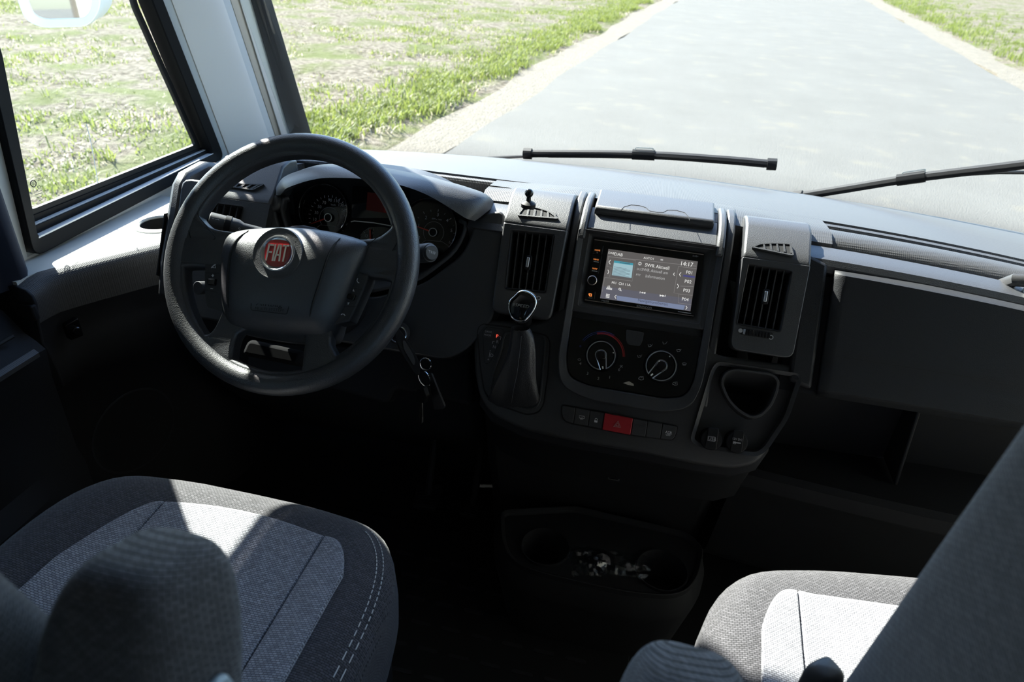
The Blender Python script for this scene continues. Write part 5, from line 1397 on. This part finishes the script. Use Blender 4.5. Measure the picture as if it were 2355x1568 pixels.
# ------------------------------------------------------------------ ignition lock, keys
igl = MB(); ip = at(916, 768, Y=.935); iax = Vector((.25, -.85, .42)).normalized()
ig = thing('ignition_lock', 'round ignition lock with chrome collar on the steering column', 'ignition lock', ip)
MB().lathe(ip, iax, [(.019, -.05), (.0185, -.004), (.016, .002), (.012, .003), (.011, -.002), (0, -.002)], 28).build('lock_barrel', M['console'], ig)
MB().lathe(ip, iax, [(.0145, .001), (.0145, .0035), (.0125, .004), (.0120, .002)], 28).build('lock_collar', M['chrome'], ig)
key = thing('ignition_key', 'black flip key sitting in the ignition lock', 'key', ip + iax * .006)
KP = Plane(ip + iax * .02, Vector((.77, .0, -.64)).normalized(), Vector((.0, .6, .8)))
ko = rnd(KP.poly([y6(300, 300), y6(370, 310), y6(500, 395), y6(520, 450), y6(490, 495), y6(430, 505), y6(320, 425), y6(285, 370)]), .005)
MB().prism(KP, ko, -.006, .006).build('key_head', M['black'], key, bevel=.003, seg=3)
MB().prism(KP, rnd(KP.poly([y6(372, 358), y6(400, 352), y6(465, 405), y6(472, 438), y6(440, 462), y6(360, 400)], .006), .003), .004, .0075).build('key_button_pad', M['console'], key, bevel=.001)
MB().tube([ip - iax * .01, ip + iax * .02], .004, 8).build('key_blade', M['steel'], key)
def ringp(c, r, tilt, r2=None):
    u = Vector((math.cos(tilt), math.sin(tilt) * .8, 0)); v = Vector((-.12, .1, 1)).normalized(); n = 30
    return [c + u * (r * math.cos(2 * math.pi * i / n)) + v * ((r2 or r) * math.sin(2 * math.pi * i / n)) for i in range(n)]
c1, c2 = at(979, 837, Y=.90), at(976, 870, Y=.90)
r1_ = MB().tube(ringp(c1, .0095, .3, .011), .0011, 8, closed=True).build('key_ring', M['chrome']); tag(r1_, 'small upper chrome key ring hanging from the ignition key', 'key ring', 'chained key rings')
r2_ = MB().tube(ringp(c2, .0125, -.4, .014), .0011, 8, closed=True).build('key_ring', M['chrome']); tag(r2_, 'larger lower chrome key ring holding spare key and tag', 'key ring', 'chained key rings')
k2 = thing('spare_key', 'narrow key with black head hanging from the key rings', 'key', at(968, 968, Y=.90))
KQ = Plane(at(969, 920, Y=.90), Vector((.8, -.6, 0)), (0, .0, 1))
MB().prism(KQ, rnd(KQ.poly([y6(470, 690), y6(505, 680), y6(525, 740), y6(510, 785), y6(455, 780), y6(452, 730)]), .003), -.004, .004).build('key_head', M['black'], k2, bevel=.002)
MB().prism(KQ, KQ.poly([y6(473, 785), y6(492, 785), y6(492, 915), y6(480, 922), y6(470, 912), y6(474, 890), y6(468, 870), y6(474, 850), y6(470, 830)]), -.0012, .0012).build('key_blade', M['steel'], k2, bevel=.0004)
KT = Plane(at(998, 900, Y=.915), Vector((.9, -.4, 0)), (0, 0, 1))
tg = MB().prism(KT, rnd(KT.poly([y6(530, 590), y6(552, 595), y6(640, 812), y6(632, 825), y6(570, 828)]), .003), -.002, .002).build('key_tag', M['leather'], None, bevel=.0008); tag(tg, 'black leather key tag hanging beside the spare key', 'key tag')

# ------------------------------------------------------------------ gear lever
gl = thing('gear_lever', 'gear lever with black and chrome knob and leather boot', 'gear lever', S.P(*S.loc(y5(600, 1250), 0), -.004))
kc = S.at(*y5(635, 320), .075); nx = (Vector(CAM) - kc).normalized() * .35 + S.n * .65; nx.normalize()
KN = Plane(kc, (Vector((1, 0, 0)) - nx * nx.x).normalized(), nx.cross((Vector((1, 0, 0)) - nx * nx.x).normalized()))
ks = KN.mpp(*y5(635, 320)) / 4.9
ko = [(-.52, .52), (-.25, .92), (.15, .98), (.62, .80), (.86, .45), (.84, .05), (.55, -.60), (.25, -.92), (-.22, -.90), (-.58, -.62), (-.78, -.1), (-.72, .30)]
ko = smoothc([(x * 195 * ks, y * 190 * ks) for x, y in ko], 2)
rows = []
for q, o in ((.40, -.052), (.55, -.046), (.78, -.034), (.98, -.018), (1.07, -.004), (1.04, .004), (.98, .0075)):
    rows.append([KN.P(x * q, y * q, o) for x, y in ko])
MB().loft(rows, cu=True).build('knob', M['console'], gl, ang=60)
rows = [[KN.P(x * q, y * q, o) for x, y in ko] for q, o in ((1.05, .002), (1.035, .0065), (.97, .0095), (.90, .0098), (.86, .0080))]
MB().loft(rows, cu=True).build('knob_ring', M['chrome'], gl, ang=60)
rows = [[KN.P(x * q, y * q, o) for x, y in ko] for q, o in ((.88, .0082), (.7, .0102), (.45, .0116), (.2, .0122), (.01, .0124))]
kt = MB().loft(rows, cu=True).build('knob_cap', M['gloss'], gl, ang=70)
MB().textl(KN, '9SPEED', -.0005, -.001, .0066, .0126, al='C', sx=1.25, it=.25).build('knob_lettering', M['silver'], kt)['kind'] = 'stuff'
MB().tube([kc - nx * .03, kc - nx * .075 - S.v * .02], .013, 14).build('neck', M['black'], gl)
MB().stroke(S, [S.loc(y5(570, 602), .045), S.loc(y5(605, 596), .045), S.loc(y5(645, 608), .045)], .002, .045).build('neck_ring', M['silver'], gl)
# leather boot: rings from the neck down to the frame with soft folds
secs = [((620, 560), 105, 60, .050), ((640, 640), 135, 70, .046), ((640, 780), 150, 100, .040), ((615, 930), 170, 140, .032), ((575, 1100), 205, 185, .022), ((560, 1250), 262, 190, .010), ((560, 1340), 285, 170, .000), ((560, 1370), 295, 160, -.004)]
rows = []
for k, ((cx_, cy_), rx, ry, off) in enumerate(secs):
    r = []
    for i in range(40):
        a = 2 * math.pi * i / 40
        f = 1 + .055 * math.sin(5 * a + k * .8) * min(1, k / 3) + .05 * math.sin(9 * a - k) * (1 if k in (2, 3, 4, 5) else 0)
        r.append(S.at(*y5(cx_ + rx * f * math.cos(a), cy_ - ry * .55 * f * math.sin(a)), off + .012 * math.sin(-a) * (1 - k / 8)))
    rows.append(r)
bt = MB().loft(rows, cu=True).build('boot', M['leather'], gl, sub=1, ang=70, flip=True)
MB().tube(spline([S.at(*y5(x, y), o) for x, y, o in ((632, 650, .060), (622, 760, .056), (605, 900, .050), (580, 1080, .041), (545, 1250, .028), (520, 1400, .012))], 30), .0007, 5).build('boot_seam', M['dim'], bt)
# ------------------------------------------------------------------ left cab side: trim ledge, door, curtain
st = thing('side_trim_panel', 'black dotted trim panel with ledge below the left side window', 'side panel', (-1.05, 1.0, 0))
def xin(y): return -1.035 + .135 * max(0, (y - .90) / .22) ** 1.1
rows = []
for k in range(22):
    y = .862 + .46 * k / 21; x = xin(min(y, 1.13)) + .10 * max(0, y - 1.13); e = max(0, 1 - k / 1.5) * .012
    zt = .672 - e * .6
    rows.append([Vector((-1.119, y, zt + .004)), Vector((x - .030, y, zt + .004)), Vector((x - .012, y, zt)), Vector((x - .002, y, zt - .010)), Vector((x, y, zt - .026)),
                 Vector((x - .004, y - .005, .60)), Vector((x - .016, y, .555)), Vector((x - .010, y, .545)), Vector((x - .004, y, .50)), Vector((x - .004, y, .46)), Vector((x - .03, y, .435)), Vector((x - .05, y, .30)), Vector((x - .02, y, .02))])
MB().loft([r[1:6] for r in rows]).build('trim_edge', M['dashtop'], st, ang=50)
MB().loft([r[5:] for r in rows]).build('trim_face', M['lower'], st, ang=50)
MB().add(rows[0] + [Vector((-1.119, rows[0][0].y, .02))], [tuple(range(len(rows[0]) + 1))]).build('ledge_end', M['lower'], st, solid=.006)
HP = Plane((0, 0, .676), (1, 0, 0), (0, 1, 0))
ledge = MB().prism(HP, [(-1.119, rows[0][1].y)] + [(r[1].x, r[1].y) for r in rows] + [(-1.119, rows[-1][1].y)], -.02, 0).build('trim_ledge', M['wall'], st)
cpx = at(367, 513, Z=.678)
cut(ledge, MB().prism(HP, circ((cpx.x, cpx.y), .040, 40), -.1, .1))
rg = MB().lathe(Vector((cpx.x, cpx.y, .676)), (0, 0, 1), [(.054, 0), (.053, .0025), (.050, .0040), (.041, .0040), (.0385, .001), (.036, -.06)], 40).build('cup_ring', M['wall'], st, label='pale round cup holder ring in the ledge')
MB().lathe(Vector((cpx.x, cpx.y, .675)), (0, 0, 1), [(.0380, 0), (.034, -.075), (0, -.075)], 40).build('cup_liner', M['dark'], st)
KM = Plane(at(170, 757, X=-1.02), Vector((.35, .93, 0)), (0, 0, 1))
kq = rnd(KM.poly([(147, 748), (178, 730), (190, 770), (160, 782)]), .004)
MB().prism(KM, kq, -.01, .004).build('mirror_switch_plate', M['gloss'], st, bevel=.001)
MB().lathe(KM.P(*KM.loc((170, 757)), .004), KM.n, [(.0085, 0), (.0085, .008), (.007, .010), (0, .010)], 20).build('mirror_switch_knob', M['gloss'], st)
SPK = Plane(at(310, 990, X=-.90), Vector((.25, .97, 0)), (0, 0, 1))
MB().stroke(SPK, circ((0, 0), .085, 40), .004, .002, True).build('speaker_ring', M['lower'], st)
# sill piece between door and ledge
MB().prism(Plane((0, 0, .640), (1, 0, 0), (0, 1, 0)), [tuple(at(*p, Z=.640))[:2] for p in ((24, 690), (75, 662), (82, 700), (70, 706))] , -.03, 0).build('sill_step', M['lower'], st, bevel=.003)

dr = struct(thing('door_1', 'dark driver door panel with armrest at the left edge', 'door', (-1.06, .3, 0)))
rows = []
for k in range(16):
    y = -.4 + 1.235 * k / 15; e = .02 * max(0, (k - 13) / 2) ** 2
    rows.append([Vector((-1.119, y, .66 - e)), Vector((-1.085, y, .65 - e)), Vector((-1.055, y, .610 - e)), Vector((-1.015 - e, y, .596 - e)), Vector((-1.0 - e, y, .582 - e)), Vector((-1.0 - e, y, .555)), Vector((-1.028, y, .50)), Vector((-1.03, y, .33)), Vector((-1.0 - e, y, .30)), Vector((-1.0 - e, y, .1)), Vector((-1.119, y, .06))])
MB().loft(rows, cap=True).build('door_panel', M['lower'], dr, ang=40)
MB().tube([Vector((-1.038, y_, .606)) for y_ in (-.3, .3, .80)], .004, 6).build('armrest_seam', M['dark'], dr)
MB().loft([[Vector((-1.003, y_, .586)), Vector((-.995, y_, .580)), Vector((-.995, y_, .572)), Vector((-1.003, y_, .568))] for y_ in (-.3, .2, .80)], cu=True, cap=True).build('armrest_edge', M['dashtop'], dr)
cu_ = MB(); rows = []
for k in range(34):
    y = .35 + (.905 - .35) * k / 33; off = .012 * math.sin(k * 1.45)
    rows.append([Vector((-1.112, y, .66)), Vector((-1.075 + off, y, .66)), Vector((-1.07 + off, y + .035 * 0, 1.2)), Vector((-1.075 + off, y + .04, 1.9)), Vector((-1.112, y + .04, 1.9))])
cu_.loft(rows, cap=True); tag(cu_.build('curtain', M['navy'], None, ang=80), 'dark navy curtain gathered behind the left side window', 'curtain')

# ------------------------------------------------------------------ seats
def sqd(u, n): return math.copysign(abs(u) ** (2.0 / n), u)
def rbox(c, ax, hs, n1=4.0, n2=4.0, nu=32, nv=20):
    """super-ellipsoid cushion; ax = three unit axes, hs = half sizes"""
    rows = []
    for j in range(nv + 1):
        b = -math.pi / 2 + math.pi * j / nv; cb, sb = sqd(math.cos(b), n2), sqd(math.sin(b), n2)
        rows.append([c + ax[0] * (hs[0] * cb * sqd(math.cos(2 * math.pi * i / nu), n1)) + ax[1] * (hs[1] * cb * sqd(math.sin(2 * math.pi * i / nu), n1)) + ax[2] * (hs[2] * sb) for i in range(nu)])
    return rows
class Cushion:
    def __init__(s, cx, cy, w, l, zt, skew=0.0): s.cx, s.cy, s.w, s.l, s.zt, s.sk = cx, cy, w, l, zt, skew
    def xy(s, u, v): return s.cx + u * s.w * (1 + .04 * v), s.cy + v * s.l + s.sk * u * s.w
    def uv(s, x, y):
        v = (y - s.cy - s.sk * (x - s.cx)) / s.l; return (x - s.cx) / (s.w * (1 + .04 * v)), v
    def q(s, u, v): return (abs(u) ** 4 + abs(v) ** 4) ** .25
    def z(s, x, y):
        u, v = s.uv(x, y); q = s.q(u, v)
        b = min(1, max(0, (abs(u) - .45) / .35)); b = b * b * (3 - 2 * b)
        z = s.zt + .010 * b - .012 * (1 - abs(v)) * (1 - b)
        if q > .78:
            t = min(1, (q - .78) / .22); z -= .050 * (1 - math.sqrt(max(0, 1 - t * t)))
        return z
def make_seat(label, C_, panels, seat_names, ped):
    t = thing('cab_seat', label, 'seat', (C_.cx, C_.cy, 0), 'cab seats')
    dirs = [(sqd(math.cos(a), 4), sqd(math.sin(a), 4)) for a in [2 * math.pi * i / 64 for i in range(64)]]
    V, Fc, UV = [], [], []
    rows = []; uvr = []
    acc = 0
    qs = [.02, .2, .4, .6, .72, .78, .84, .89, .93, .96, .98, .993, 1.0]
    for q in qs:
        rows.append([Vector((*C_.xy(q * u, q * v), C_.z(*C_.xy(q * u, q * v)))) for u, v in dirs])
        uvr.append([(p.x, p.y) for p in rows[-1]])
    for k, (dz, q) in enumerate(((-.03, 1.008), (-.07, 1.005), (-.11, .98), (-.14, .95))):
        rows.append([Vector((*C_.xy(q * u, q * v), C_.zt - .05 + dz)) for u, v in dirs])
        d = .05 - dz
        uvr.append([(C_.cx + (C_.w + d) * u, C_.cy + (C_.l + d) * v) for u, v in dirs])
    n = 64
    V = [p for r in rows for p in r]
    for j in range(len(rows) - 1):
        for i in range(n):
            i2 = (i + 1) % n
            Fc.append((j * n + i, j * n + i2, (j + 1) * n + i2, (j + 1) * n + i)); UV.append([uvr[j][i], uvr[j][i2], uvr[j + 1][i2], uvr[j + 1][i]])
    cs_ = MB().add(V, Fc, UV).build('cushion', M['seatd'], t, flip=True, ang=80)
    # light fabric panels with tucked edges
    for (xa, xb, ybk, yfa, yfb) in panels:
        NXp, NYp = 30, 40; V, Fc, UV = [], [], []
        for j in range(NYp + 1):
            for i in range(NXp + 1):
                s_ = .5 - .5 * math.cos(math.pi * i / NXp) if False else (lambda t_: t_ + .14 * math.sin(2 * math.pi * t_) * -1)(i / NXp); x_b = xa[0] + (xb[0] - xa[0]) * s_; x_f = xa[1] + (xb[1] - xa[1]) * s_
                yf = yfa(s_) ; tt = 1 - (1 - j / NYp) ** 1.6; y = ybk + (yf - ybk) * tt; x = x_b + (x_f - x_b) * tt
                de = min(s_ * (xb[0] - xa[0]), (1 - s_) * (xb[0] - xa[0]), (yf - y)); dip = max(0, 1 - de / .0026)
                V.append((x, y, C_.z(x, y) + .0045 - .0062 * dip * dip)); UV.append((x, y))
        m = NXp + 1
        for j in range(NYp):
            for i in range(NXp): Fc.append((j * m + i, j * m + i + 1, (j + 1) * m + i + 1, (j + 1) * m + i))
        MB().add(V, Fc, [[UV[k] for k in f] for f in Fc]).build('seat_panel', M['seatl'], t, ang=80)
    MB().box((C_.cx - C_.w * .9, C_.cy - C_.l * .85, .28), (C_.cx + C_.w * .9, C_.cy + C_.l * .78, C_.zt - .17)).build('seat_frame', M['lower'], t, bevel=.02)
    MB().box((C_.cx - C_.w * .75, C_.cy - C_.l * .8, 0), (C_.cx + C_.w * .75, C_.cy + C_.l * .55, .29)).build('pedestal', M['lower'], t, bevel=.01)
    return t
CD = Cushion(-.485, .335, .252, .302, .566)
def fr(c, y0, k0, k1): return lambda s_: y0 - k0 * max(0, (.30 - s_) / .30) ** 3 - k1 * max(0, (s_ - .70) / .30) ** 3
sd = make_seat('driver seat with light grey woven centre and charcoal edges', CD,
    [((-.662, -.640), (-.578, -.577), .06, lambda s_: .562 - .125 * (1 - s_) ** 2.2, 0), ((-.578, -.577), (-.346, -.344), .06, lambda s_: .562 + .052 * s_ * (1 - s_), 0), ((-.346, -.344), (-.290, -.290), .06, lambda s_: .562 - .060 * s_ ** 2.6, 0)], None, None)
# white twin stitching along the inner edge of the driver cushion
for q in (.93, .955):
    stt = MB()
    for k in range(56):
        pts = []
        for a in (-.95 + k * .034, -.95 + k * .034 + .021):
            u, v = q * sqd(math.cos(a), 4), q * sqd(math.sin(a), 4)
            x, y = CD.xy(u, v); pts.append(Vector((x, y, CD.z(x, y) + .0008)))
        if (pts[1] - pts[0]).length > .02: continue
        stt.tube(pts, .0007, 5)
    stuff(stt.build('stitching', M['thread'], sd))
lean = math.radians(12)
def seat_axes(lean): return (Vector((1, 0, 0)), Vector((0, math.cos(lean), math.sin(lean))), Vector((0, -math.sin(lean), math.cos(lean))))
ax = seat_axes(math.radians(14))
MB().loft(rbox(Vector((-.447, .086, .95)), ax, (.205, .085, .42), 7, 7, 56, 28), cu=True, uvfix=True).build('backrest', M['seatd'], sd, ang=80)
def upright_arm(seat, tip, tilt, side, hw, hd, ln):
    axv = Vector((side * .04, math.sin(tilt), math.cos(tilt))).normalized(); px_v = Vector((1, 0, 0)); px_v = (px_v - axv * px_v.dot(axv)).normalized(); py_v = axv.cross(px_v)
    c = tip - axv * ln
    a_ = MB().loft(rbox(c, (px_v, py_v, axv), (hw, hd, ln), 3.6, 4.2, 44, 34), cu=True, uvf=lambda p: (p.x + .6 * p.y, p.z + .8 * p.y)).build('armrest', M['seatd'], seat, ang=80)
    return a_, c, px_v, py_v, axv
ar, c_, pxv, pyv, axv = upright_arm(sd, Vector((-.205, .185, .992)), math.radians(22), 0, .037, .046, .19)
MB().loft(rbox(c_ + pxv * .0385 + axv * .055, (pxv, pyv, axv), (.007, .016, .075), 3, 3, 24, 12), cu=True).build('armrest_trim', M['pale'], ar)
MB().loft(rbox(c_ + pxv * .031 - axv * .03, (pxv, pyv, axv), (.010, .030, .15), 4, 4, 24, 12), cu=True).build('armrest_shell', M['black'], ar)

CP = Cushion(.405, .415, .270, .318, .566, .16)
sp_ = make_seat('sunlit passenger seat with light grey centre and charcoal edges', CP,
    [((.160, .200), (.225, .251), .12, lambda s_: .637 - .075 * (1 - s_) ** 2.4, 0), ((.225, .251), (.56, .56), .12, lambda s_: .637 + .03 * s_, 0), ((.56, .56), (.61, .61), .12, lambda s_: .667 - .05 * s_ ** 3, 0)], None, None)
ax = seat_axes(math.radians(8))
MB().loft(rbox(Vector((.418, .256, .95)), ax, (.225, .105, .44), 7, 7, 56, 28), cu=True, uvfix=True).build('backrest', M['seatd'], sp_, ang=80)
upright_arm(sp_, Vector((.073, .285, .862)), math.radians(25), 1.2, .046, .050, .16)
rk = at(1880, 1585, Z=.74)
MB().loft(rbox(rk, (Vector((.8, .6, 0)), Vector((-.6, .8, 0)), Vector((0, 0, 1))), (.014, .012, .03), 4, 4, 20, 12), cu=True).build('recliner_lever', M['console'], sp_)

# ------------------------------------------------------------------ floor: console tray, film, pedals, mat
FZ = .215
FC = Plane((0, 1.0, FZ), (1, 0, 0), (0, 1, 0))
fc_ = thing('floor_console', 'black floor console with two cup wells below the centre stack', 'floor console', (0.02, .95, 0))
fcp = FC.poly([y2(585, 640), y2(592, 800), y2(625, 890), y2(720, 955), y2(860, 995), y2(1100, 1050), y2(1300, 1090), y2(1500, 1106), y2(1600, 1078), y2(1655, 1000), y2(1690, 850), y2(1600, 760), y2(1000, 620)])
fr_ = rnd(fcp, .02, 3)
cw = []
tray = MB().prism(FC, inset(fr_, .006), -.05, -.008).build('tray', M['lower'], fc_)
for x, y, rx, ry in ((832, 828, 135, 100), (1462, 955, 140, 108)):
    c = FC.loc(y2(x, y)); a = FC.loc(y2(x + rx, y)); b = FC.loc(y2(x, y + ry)); r = (abs(a[0] - c[0]) + abs(b[1] - c[1])) / 2
    cut(tray, MB().prism(FC, circ(c, r * .98, 32), -.12, .05)); cw.append((c, r))
MB().ring(FC, fr_, inset(fr_, .010), -.02, .004, oi=-.004).build('tray_rim', M['lower'], fc_, bevel=.003)
for c, r in cw:
    MB().lathe(FC.P(c[0], c[1], 0), (0, 0, 1), [(r * 1.06, -.008), (r * 1.05, -.002), (r * 1.0, -.002), (r * .96, -.01), (r * .86, -.085), (0, -.085)], 32).build('cup_well', M['lower'], fc_)
skp = inset(fr_, -.004)
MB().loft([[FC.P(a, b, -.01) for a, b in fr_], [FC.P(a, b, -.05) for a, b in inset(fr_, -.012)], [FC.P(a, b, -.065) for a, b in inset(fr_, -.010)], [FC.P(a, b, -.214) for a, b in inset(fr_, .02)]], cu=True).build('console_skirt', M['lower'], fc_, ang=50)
# crumpled clear film between the wells
def film(cxy, sx, sy, seed, ang_):
    r = random.Random(seed); N = 16; V = []; Fc = []
    ph = [(r.uniform(-9, 9), r.uniform(-9, 9), r.uniform(0, 6.28), r.uniform(.3, 1)) for _ in range(9)]
    for j in range(N + 1):
        for i in range(N + 1):
            u, v = i / N - .5, j / N - .5
            h = sum(a * abs(math.sin(k1 * u + k2 * v + p)) for k1, k2, p, a in ph) / 9
            x, y = u * sx * (1 + .4 * v), v * sy; ca, sa = math.cos(ang_), math.sin(ang_)
            V.append((cxy[0] + x * ca - y * sa + r.uniform(-.002, .002), cxy[1] + x * sa + y * ca + r.uniform(-.002, .002), FZ - .006 + .05 * h * (1 - (2 * u) ** 2 * .6) * (1 - (2 * v) ** 2 * .6) + r.uniform(0, .003)))
    m = N + 1
    for j in range(N):
        for i in range(N): Fc.append((j * m + i, j * m + i + 1, (j + 1) * m + i + 1, (j + 1) * m + i))
    return MB().add(V, Fc)
fm = film(tuple(at(*y2(1060, 920), Z=FZ))[:2], .075, .07, 3, .2); f2 = film(tuple(at(*y2(1220, 930), Z=FZ))[:2], .13, .06, 8, .1)
fm.add(f2.v, f2.f)
tag(fm.build('plastic_film_bag', M['film'], None, ang=12), 'crumpled clear plastic film bag lying between the cup wells', 'plastic bag')
up_ = thing('usb_port', 'small usb port in the lower centre panel', 'usb port', at(1412, 1097, Y=.985))
UP = Plane(at(1412, 1097, Y=.98), (1, 0, 0), (0, .1, 1))
MB().ring(UP, rnd(rect(-.011, -.006, .011, .006), .002), rnd(rect(-.008, -.0035, .008, .0035), .001), -.02, .002).build('port_frame', M['console'], up_)
MB().prism(UP, rect(-.0075, -.001, .0075, .003), -.01, .001).build('port_tongue', M['silver'], up_)
def pedal(label, px4, yv, ribs):
    p = [at(*q, Y=yv + dy) for q, dy in zip(px4, (.06, .06, 0, 0))]
    c = sum(p, Vector()) / 4; t = thing('pedal', label, 'pedal', c, 'foot pedals')
    u = (p[1] - p[0]).normalized(); PP = Plane(c, u, (p[0] - p[3]) - u * (p[0] - p[3]).dot(u))
    o_ = rnd([((q - c).dot(PP.u), (q - c).dot(PP.v)) for q in p], .006)
    MB().prism(PP, o_, -.012, 0).build('pad', M['black'], t, bevel=.002)
    hh = max(q[1] for q in o_); ww = max(q[0] for q in o_)
    for i in range(ribs):
        b = -hh * .8 + 1.6 * hh * i / (ribs - 1); MB().prism(PP, rect(-ww * .75, b - .0016, ww * .75, b + .0016), 0, .002).build('grip_rib', M['lower'], t)
    MB().tube([c - PP.n * .01, c + Vector((0, .06, .12)), c + Vector((0, .08, .30))], .008, 8).build('arm', M['black'], t)
pedal('black brake pedal with ribbed pad', [y2(140, 492), y2(278, 505), y2(238, 642), y2(112, 612)], 1.06, 7)
pedal('narrow slanted accelerator pedal beside the tunnel', [y2(430, 555), y2(505, 575), y2(462, 685), y2(370, 655)], 1.06, 8)
fm_ = thing('floor_mat', 'black rubber floor mat with raised bars between the seats', 'floor mat', (-.2, .75, 0))
MB().prism(Plane((0, 0, 0), (1, 0, 0), (0, 1, 0)), rnd(rect(-.86, .30, .10, 1.12), .03), 0.0, .005).build('mat_sheet', M['mat'], fm_, bevel=.002)
rib = None
for j in range(12):
    for i in range(9):
        x = -.46 + .065 * i + (.0325 if j % 2 else 0); y = .42 + .055 * j
        if x > .04: continue
        if rib is None:
            rib = MB().prism(Plane((x, y, .005), (1, 0, 0), (0, 1, 0)), rnd(rect(-.021, -.004, .021, .004), .004, 2), 0, .0022).build('mat_bar', M['lower'], fm_)
            rx_, ry_ = x, y
        else:
            r2 = rib.copy(); COL.objects.link(r2); r2.location = (x - rx_, y - ry_, 0)

# ------------------------------------------------------------------ small things on the dash
pb = at(1215, 470, Z=.868)
ph = thing('phone_mount_ball', 'small black ball mount standing on the dash above the left vent', 'phone mount', pb)
MB().lathe(pb, (0, 0, 1), [(.012, -.004), (.012, .002), (.009, .004), (.004, .006), (.0035, .013), (0, .013)], 20).build('base', M['black'], ph)
bb = pb + Vector((0, 0, .019))
MB().lathe(bb, (0, 0, 1), [(max(1e-4, .0072 * math.sin(math.pi * k / 12)), -.0072 * math.cos(math.pi * k / 12)) for k in range(13)], 20).build('ball', M['gloss'], ph)
gb = at(2330, 652, Y=1.10)
gh = thing('blind_catch', 'dark bracket at the right end of the dash roll', 'bracket', gb)
MB().tube([gb + Vector((-.004, .03, -.02)), gb + Vector((0, .0, .006)), gb + Vector((.03, -.005, .010)), gb + Vector((.09, -.005, .004))], .010, 10).build('bracket', M['console'], gh)
MB().box((gb.x + .012, gb.y - .03, gb.z - .012), (gb.x + .10, gb.y - .005, gb.z - .001)).build('pale_insert', M['wallgrey'], gh, bevel=.003)
